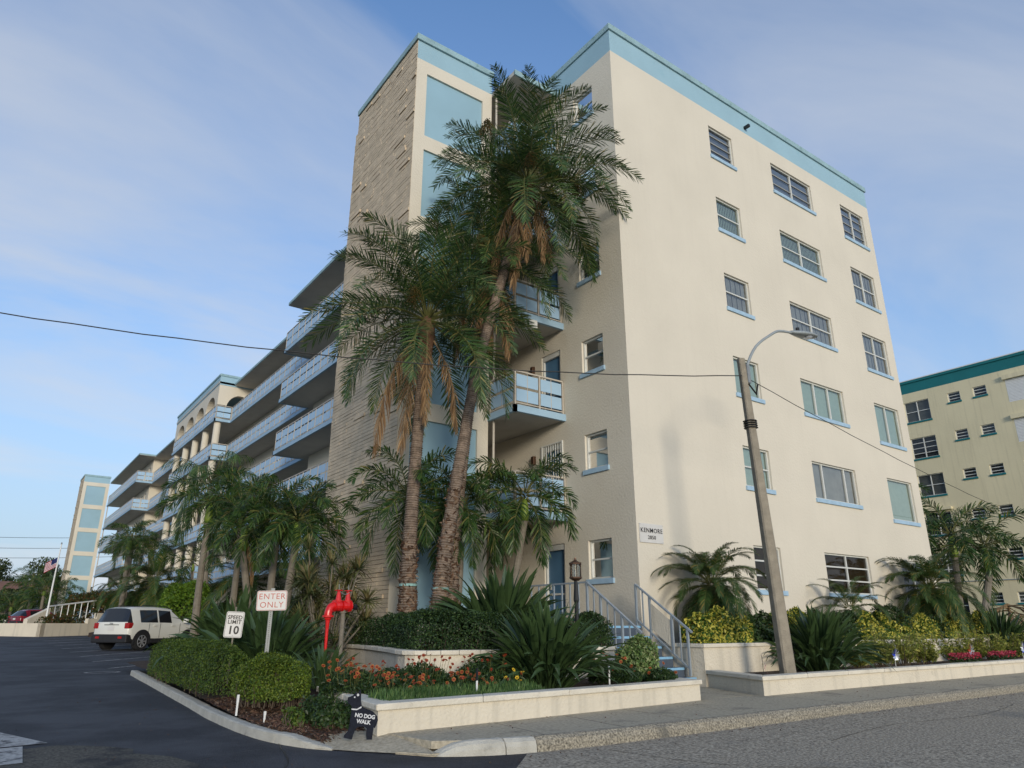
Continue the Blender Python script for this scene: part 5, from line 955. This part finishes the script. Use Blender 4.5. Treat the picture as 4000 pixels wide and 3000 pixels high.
for x, y, zc, rad, ms, lab in ((17.75, 9.15, .58, .15, ('foilblue', 'foilsilver'), 'blue and silver foil pinwheel, nearest the lamp pole'), (21.7, 9.15, .60, .17, ('foilred', 'foilsilver'), 'red and silver foil pinwheel behind the planter wall'), (24.95, 9.1, .62, .16, ('white', 'foilblue'), 'white and blue pinwheel at the right edge of view')):
    t = thing('pinwheel', lab, 'pinwheel', (x, y, .24), 'garden pinwheels'); zc -= .24; MB().tube([(0, 0, 0), (0, 0, zc)], .006, 5).build('stick', M['white'], t)
    for k in range(10):
        a = 2*math.pi*k/10; a2 = a+.5; MB().add([(0, -.03, zc), (rad*math.cos(a), -.02, zc+rad*math.sin(a)), (rad*.92*math.cos(a2), -.07, zc+rad*.92*math.sin(a2)), (rad*.4*math.cos(a2), -.06, zc+rad*.4*math.sin(a2))], [(0, 1, 2, 3)]).build('vane', M[ms[0] if k in (3, 4, 5) else ms[1]] if k % 2 or k in (4,) else M['foilsilver'], t)

# ---------------------------------------------------------------- vehicles
def car(name, label, loc, heading, paint, P):
    """lofted body: stations along x (0 = tail); each (x, half width at waist, belt z, roof z, roof half width)"""
    t = thing(name, label, 'car', loc, rz=heading); S = P['st']; rows = []
    for (x, wv, bz, rz_, rw) in S:
        lo = P['sill']; g = rz_-bz
        rows.append([(x, wv*.93, lo), (x, wv*.985, lo+.14), (x, wv, lo+(bz-lo)*.45), (x, wv*.985, lo+(bz-lo)*.82), (x, wv*.95, bz), (x, (wv*.95)*.22+rw*.78+.0, bz+g*.78) if g > .12 else (x, wv*.86, bz+g*.5), (x, rw, bz+g*.93), (x, rw*.6, rz_-.004), (x, 0, rz_)])
    body, glass = MB(), MB(); nR = 9; V = [p for r_ in rows for p in r_]+[(p[0], -p[1], p[2]) for r_ in rows for p in r_]; off = len(rows)*nR
    bf, gf = [], []
    for i in range(len(rows)-1):
        for j in range(nR-1):
            isg = (i in P['side'] and j == 4) or (i in P['wind'] and j >= 5) or (i in P['rear'] and j >= 4)
            for o_, fl_ in ((0, 0), (off, 1)):
                q = (o_+i*nR+j, o_+(i+1)*nR+j, o_+(i+1)*nR+j+1, o_+i*nR+j+1); (gf if isg else bf).append(q[::-1] if fl_ else q)
    for i in (0, len(rows)-1):
        for j in range(nR-1): bf.append((i*nR+j, i*nR+j+1, off+i*nR+j+1, off+i*nR+j))
    def sub(fs, name, m, par, sm=True):
        used = sorted({v for f in fs for v in f}); mp_ = {v: k for k, v in enumerate(used)}; return MB().add([V[v] for v in used], [tuple(mp_[v] for v in f) for f in fs]).build(name, m, par, smooth=sm)
    bo = sub(bf, 'body', paint, t); sub(gf, 'window_glass', M['carglass'], t)
    w = P['w']/2
    for xw in P['wheels']:
        for sg in (-1, 1):
            c = Vector((xw, sg*(w-.10), P['wr'])); ya = Vector((0, sg, 0)); b = MB(); lathe(b, c-ya*.11, ya, [(0, P['wr']*.9), (.02, P['wr']), (.19, P['wr']), (.225, P['wr']*.93), (.225, P['wr']*.66)], 24); wl = b.build('wheel', M['tyre'], t)
            b = MB(); lathe(b, c+ya*.06, ya, [(0, P['wr']*.62), (.03, P['wr']*.60)], 20); b.build('hub_disc', M['plastic'], wl); b = MB()
            for k in range(7): a = 2*math.pi*k/7; d = Vector((math.cos(a), 0, math.sin(a))); b.bar(c+ya*.10+d*.03, c+ya*.115+d*P['wr']*.62, .045)
            b.tube([c+ya*.112+Vector((math.cos(2*math.pi*k/24)*P['wr']*.64, 0, math.sin(2*math.pi*k/24)*P['wr']*.64)) for k in range(25)], .016, 5); lathe(b, c+ya*.08, ya, [(0, .06), (.05, .05)], 12); b.build('rim', M['rim'], wl)
            ar = MB(); r0, r1 = P['wr']*1.06, P['wr']*1.30; n = 16; V_ = []
            for k in range(n+1):
                a = math.pi*(-.08+1.16*k/n); 
                for rr, yy in ((r0, -.16), (r0, .02), (r1, .012), (r1, -.10)): V_.append((xw+math.cos(a)*rr, sg*(w+yy), P['wr']+math.sin(a)*rr*.98))
            ar.add(V_, [(k*4+j, (k+1)*4+j, (k+1)*4+(j+1) % 4, k*4+(j+1) % 4) for k in range(n) for j in range(4)]); ar.build('wheel_arch', M['plastic'], t)
            MB().tube([(xw, sg*(w-.16), P['wr']), (xw, sg*(w+.004), P['wr'])], r0, 24).build('arch_well', M['plastic'], t) if 0 else None
            ww = MB(); V_ = [(xw, sg*(w+.003), P['wr']+.0)]+[(xw+math.cos(math.pi*(-.08+1.16*k/n))*r0, sg*(w+.003), P['wr']+math.sin(math.pi*(-.08+1.16*k/n))*r0) for k in range(n+1)]; ww.add(V_, [(0, k+1, k+2) for k in range(n)]).build('arch_well', M['plastic'], t)
    b = MB(); b.box(-.06, .30, -w*.97, w*.97, .30, .62); b.box(P['wheels'][0]+.45, P['wheels'][1]-.45, -w-.008, w+.008, P['sill']-.04, P['sill']+.16); b.build('bumper', M['plastic'], t, bevel=.04)
    for sg in (-1, 1):
        x0, x1 = P['tl']; MB().box(x0, x1, sg*(w*.72) if sg > 0 else -w*.965, w*.965 if sg > 0 else -w*.72, P['tz'], P['tz']+P['th']).build('tail_light', M['taillight'], t, bevel=.03)
        MB().box(-.075, -.02, sg*w*.62-.09, sg*w*.62+.09, .46, .54).build('reflector', M['taillight'], t)
        b = MB(); b.obox((P['mir'], sg*(w+.08), P['st'][5][2]+.08), (1, 0, 0), (0, 1, 0), (0, 0, 1), .06, .10, .085); b.build('mirror', paint, t, bevel=.02)
        for xh in P['handles']: MB().box(xh-.09, xh+.09, sg*w-.012 if sg > 0 else -w-.024, w+.024 if sg > 0 else -w+.012, P['hz'], P['hz']+.03).build('door_handle', paint, t)
        MB().tube([(.75, sg*w*.68, P['st'][4][3]-.0), (.8, sg*w*.68, P['st'][4][3]+.045), (2.1, sg*w*.68, P['st'][4][3]+.045), (2.3, sg*w*.68, P['st'][4][3]-.04)], .018, 6).build('roof_rail', M['plastic'], t)
        MB().box(P['len']-.42, P['len']-.24, sg*w*.90 if sg > 0 else -w*.965, w*.965 if sg > 0 else -w*.90, .70, .78).build('headlight', M['foilsilver'] if paint == M['carred'] else M['taillight'], t)
        for xd in P['doors']: MB().box(xd-.006, xd+.006, sg*w-.004 if sg > 0 else -w-.002, w+.002 if sg > 0 else -w+.004, .46, P['st'][5][2]-.02).build('door_gap', M['plastic'], t)
    MB().box(P['px']-.012, P['px'], -.16, .16, P['pz'], P['pz']+.16).build('number_plate', M['signwhite'], t); MB().box(P['px']-.008, P['px']+.02, -.36, .36, P['pz']+.20, P['pz']+.225).build('hatch_trim', M['plastic'], t)
    return t
SUV = dict(w=1.80, len=4.23, sill=.30, wr=.35, wheels=(.72, 3.28), tl=(-.025, .22), tz=.83, th=.22, mir=2.98, handles=(1.35, 2.35), hz=.93, doors=(1.02, 1.62, 2.75), px=.0, pz=.76,
    st=[(.0, .80, .96, 1.02, .70), (.035, .86, 1.02, 1.08, .74), (.19, .885, 1.05, 1.60, .61), (.42, .895, 1.06, 1.655, .63), (.60, .90, 1.06, 1.67, .635), (1.52, .90, 1.06, 1.69, .64), (1.60, .90, 1.06, 1.69, .64), (2.30, .90, 1.05, 1.655, .62), (2.42, .90, 1.05, 1.635, .61), (3.05, .89, 1.04, 1.10, .70), (3.55, .88, 1.0, 1.06, .66), (4.0, .86, .95, .99, .60), (4.16, .80, .84, .88, .55), (4.23, .74, .66, .68, .5)], side={4, 6}, wind={8}, rear={1})
su = car('white_car', 'white boxy compact sport utility car parked diagonally behind the clipped hedge', (5.35, 33.3, .265), R(37), M['carwhite'], SUV)
su.location = (4.6, 33.35, .265)
put_text('Jeep', .10, M['alu'], su, frame4((-.03, 0, 1.0), (0, -1, 0), (0, 0, 1), (-1, 0, 0)), name='badge', extr=.004)
RED = dict(w=1.88, len=4.7, sill=.30, wr=.35, wheels=(.95, 3.75), tl=(-.03, .25), tz=.92, th=.14, mir=3.15, handles=(1.7, 2.65), hz=.95, doors=(1.25, 2.15, 3.05), px=.0, pz=.72,
    st=[(.0, .84, .92, .98, .75), (.06, .90, 1.0, 1.06, .78), (.55, .93, 1.05, 1.52, .60), (.75, .94, 1.05, 1.60, .62), (.9, .94, 1.04, 1.63, .63), (1.95, .94, 1.02, 1.67, .64), (2.05, .94, 1.02, 1.67, .64), (2.7, .94, 1.0, 1.62, .62), (2.8, .94, 1.0, 1.60, .61), (3.55, .93, .98, 1.04, .70), (4.1, .91, .92, .97, .66), (4.5, .88, .82, .86, .60), (4.64, .8, .72, .75, .55), (4.7, .74, .6, .62, .5)], side={4, 6}, wind={8}, rear={1})
car('red_car', 'dark red hatchback style car parked beyond the flagpole wall at far left', (3.3, 82.5, 1.0), R(30), M['carred'], RED)

# ---------------------------------------------------------------- flagpole wall, far left scenery
fwt = thing('flagpole_wall', 'cream stepped wall with white handrail around the flagpole bed in the lot', 'wall', (3.55, 53.1, .5)); o = Vector((3.55, 53.1, .5))
dv = Vector((.75, .66, 0)).normalized(); nv_ = Vector((-dv.y, dv.x, 0))
def wseg(a, b_, z1, nm='wall', th=.25, z0=-.1): p, q = dv*a, dv*b_; MB().prism([((p).x, (p).y), (q.x, q.y), ((q+nv_*th).x, (q+nv_*th).y), ((p+nv_*th).x, (p+nv_*th).y)], z0, z1).build(nm, M['planter'], fwt)
wseg(0, 3.6, .85); wseg(3.6, 4.3, 1.15); wseg(4.3, 7.5, 1.5)
for off_ in (0, 3.4): p = nv_*off_; MB().prism([(p.x, p.y), (p.x+dv.x*.3, p.y+dv.y*.3), (p.x+dv.x*.3+nv_.x*(3.4 if not off_ else 1), p.y+dv.y*.3+nv_.y*(3.4 if not off_ else 1)), (p.x+nv_.x*(3.4 if not off_ else 1), p.y+nv_.y*(3.4 if not off_ else 1))], -.1, .85).build('wall', M['planter'], fwt)
p0 = dv*2.8+nv_*2.5; b = MB(); A_, B_ = p0+Vector((0, 0, 1.9)), p0+dv*6.5+Vector((0, 0, 2.7)); b.bar(A_, B_, .08); b.build('handrail', M['white'], fwt)
for k in range(13): q = A_.lerp(B_, k/12); MB().bar(q, q-Vector((0, 0, 1.1)), .045).build('baluster', M['white'], fwt)
q0 = dv*1.4+nv_*2.5; wA = q0; MB().prism([(q0.x, q0.y), (q0.x+dv.x*1.6, q0.y+dv.y*1.6), (q0.x+dv.x*1.6+nv_.x*.3, q0.y+dv.y*1.6+nv_.y*.3), (q0.x+nv_.x*.3, q0.y+nv_.y*.3)], 0, [1.1, 1.8, 1.8, 1.1]).build('stepped_end', M['planter'], fwt)
hedge('wall_planting', 'low flowering plants inside the flagpole wall', 'plants', [(3.8, 53.9), (5.9, 55.9), (5.4, 57), (3.2, 55)], 1.0, 1.75, 1500, .13, M['leaf_rusty'], 160, .3, lump=.3, twigs=8)
fp = thing('flagpole', 'white flagpole with a striped flag blowing left, standing in the low wall bed', 'flagpole', (3.93, 56.0, 1.2)); MB().tube([(0, 0, -.6), (0, 0, 2.5), (0.03, 0, 5.1)], [.06, .05, .03], 8).build('pole', M['white'], fp); MB().tube([(.03, 0, 5.1), (.03, 0, 5.22)], [.06, .02], 8).build('finial', M['galv'], fp)
fl = stripes(MB(), .95, .62, 0, lambda a, b_: .10*math.sin(a*7+b_*2)); fl.v = [(-x*.62-.03, y+x*.2, z_-x*.42+4.25) for x, y, z_ in fl.v]; tag(fl.build('cloth', [M['flagred'], M['flagwhite'], M['flagblue']], fp))
def tree(label, base, h_, rad, m, n, seed, leaf=.3, name='broad_tree', group='trees beyond the lot'):
    t = thing(name, label, 'tree', base, group); rg = np.random.default_rng(seed); b = MB(); b.tube([(0, 0, -.3), (.1, 0, h_*.3), (0, 0, h_*.62)], [rad*.09, rad*.07, rad*.03], 8); cs = []
    for k in range(9):
        a = rg.uniform(0, 6.28); e = Vector((math.cos(a)*rad*rg.uniform(.2, .75), math.sin(a)*rad*rg.uniform(.2, .75), h_*rg.uniform(.45, .95))); b.tube([(0, 0, h_*.3), e*.6+Vector((0, 0, h_*.12)), e], [rad*.035, rad*.02, rad*.008], 5); cs.append((e, rad*rg.uniform(.22, .42)))
    b.build('trunk', M['bark_grey'], t); P = []; Nn = []
    for i in range(n):
        c, r_ = cs[i % 9]; d = rg.normal(size=3); d /= np.linalg.norm(d); P.append(np.array(c)+d*r_*rg.random()**.4*np.array([1.15, 1.15, .8])); Nn.append(d)
    Vv, Ff = leafcloud(np.array(P), np.array(Nn), leaf, leaf*.6, seed); stuff(link('crown', npmesh('crown', Vv, Ff, m), t)); return t
for i, (x, y, h_, rad, lab) in enumerate(((1.0, 150, 10, 7, 'tallest rounded tree at the left edge beyond the lot'), (-6.5, 130, 9, 7, 'broad tree outside the left edge of the lot'), (3.4, 122, 5.5, 4.5, 'bushy dark tree left of the dark red car'), (10.6, 150, 11, 5, 'tall thin tree behind the flagpole'), (12.5, 165, 9, 6, 'loose tree beside the far stair tower'))):
    tree(lab, (x, y, 1.07), h_, rad, M['leaf_tree'], 5200, 170+i, .42)
for i, (x, y, hz, lab) in enumerate(((6.6, 132, 8.3, 'fan topped palm above the orange roof'), (6.0, 95, 4.8, 'dense palm just right of the flagpole'), (7.3, 97, 4.4, 'low arching palm against the far stair tower'), (3.5, 100, 3.2, 'dark low palm behind the dark red car'), (5.2, 102, 5.0, 'dark palm between the white house and the flagpole'))):
    manila((x, y, 1.07), (x, y, hz), lab, 14, 180+i, 'palms beyond the far end of the lot', .16, 1.5 if i else 1.6, .5)
hs = thing('far_house', 'far low white house with an orange brown roof beyond the trees at left', 'house', (0, 125, 1.0)); MB().box(-9, 8.5, 0, 9, 0, 4.4).build('wall', M['white'], hs)
MB().prism([(-10, -1), (9.2, -1), (9.2, 10), (-10, 10)], 4.4, [4.5, 4.5, 6.6, 6.6]).build('roof', M['rooftile'], hs)
for k in range(5): MB().box(-7.5+3.2*k, -6+3.2*k, -.03, .05, 1.2, 2.8).build('window', M['carglass'], hs)
hedge('low_hedge', 'dark clipped hedge along the curb at the far left edge', 'hedge', [(-1.5, 88), (-1.5, 91), (3.4, 92), (3.4, 89)], 1.0, 2.2, 4500, .2, M['leaf_dark'], 190, .4, twigs=6)
MB_ = MB().box(-2.4, 2.9, 85.5, 86.5, .9, 1.4).build('far_curb', M['planter']); struct(MB_)

# ---------------------------------------------------------------- neighbouring building
nb = thing('neighbour_building', 'pale yellow apartment building with a teal roof band at the right edge', 'apartment building', (54.6, 8, 0)); NBO = Vector((54.6, 8, 0))
nf = Face(Vector((54.6, 0, 0))-NBO, (0, 1, 0), (-1, 0, 0)); lv = [17.24-2.79*k for k in range(6)]; O = []
for k, t_ in enumerate(lv): O += [(22.5, 24.3, t_-1.55, t_, 'w'), (20.33, 21.17, t_-.68, t_, 's'), (18.62, 19.48, t_-.68, t_, 's'), (15.4, 17.4, t_-1.6, t_, 'r' if k in (0, 1) else 'w'), (26.5, 28.3, t_-1.55, t_, 'w'), (12.2, 13.8, t_-1.2, t_, 'w')]
b = MB(); nf.wall(b, 6, 42, -.3, 17.95, [o_[:4] for o_ in O], .2); b.quad(nf.P(6, -.3), nf.P(6, 17.95), nf.P(6, 17.95, -14), nf.P(6, -.3, -14)); b.build('wall', M['yellowstucco'], nb)
b = MB(); nf.wall(b, 6, 42, 17.95, 18.72, []); nf.box(b, 6, 42, 18.72, 18.9, -.5, .08); b.build('roof_band', M['teal'], nb); b = MB(); nf.box(b, 5.9, 42.1, 18.9, 18.97, -14, .1); b.build('roof_edge', M['white'], nb)
for i, (u0, u1, z0, z1, kd) in enumerate(O):
    if kd == 'r':
        b = MB(); 
        for k in range(16): zz_ = z0+(z1-z0)*k/16; nf.box(b, u0, u1, zz_, zz_+(z1-z0)/16-.015, -.1, .0+.01)
        sh = b.build('roller_shutter', M['white'], nb); b = MB(); nf.box(b, u0-.1, u1+.1, z1, z1+.3, -.05, .22); b.build('shutter_box', M['yellowstucco'], sh)
    else: window(nb, nf, u0, u1, z0, z1, cols=1 if kd == 's' else 2, rows=[2, 4, 2][i//6 % 3] if kd == 'w' else 3, curtain='room_dark' if i % 4 else 'bl_grey', glass='glass_dark', sill='teal', rec=.12)
for u0, u1, z1 in ((22.3, 24.3, 6.24+.35), (22.3, 24.4, 9.3)): b = MB(); nf.box(b, u0, u1, z1-.3, z1-.12, 0, .28); b.build('window_hood', M['yellowstucco'], nb)
b = MB(); nf.box(b, 18, 24.2, 4.05, 4.1, 0, .06); nf.box(b, 17.8, 18.0, 4.0, 4.2, 0, .25); b.build('conduit', M['lampgrey'], nb)
bf = thing('brown_fronds', 'heap of browning arching palm leaves behind the right terrace', 'plant', (36.8, 13.6, 1.9))
for k in range(16):
    o = link('dead_frond', DEADF[k % 3], bf, (0, 0, .2*math.sin(k)), k*2.4, 1.15); o.rotation_euler = (0, R(-38-8*(k % 4)), k*2.4)
eb = thing('utility_box', 'small white utility box against the wall behind the right pygmy palm', 'utility box', (26.6, 12.35, 1.0)); MB().box(-.3, .3, -.12, .12, 0, .38).build('box', M['white'], eb, bevel=.02); MB().box(-.28, .28, -.13, -.121, .30, .31).build('seam', M['alu'], eb)
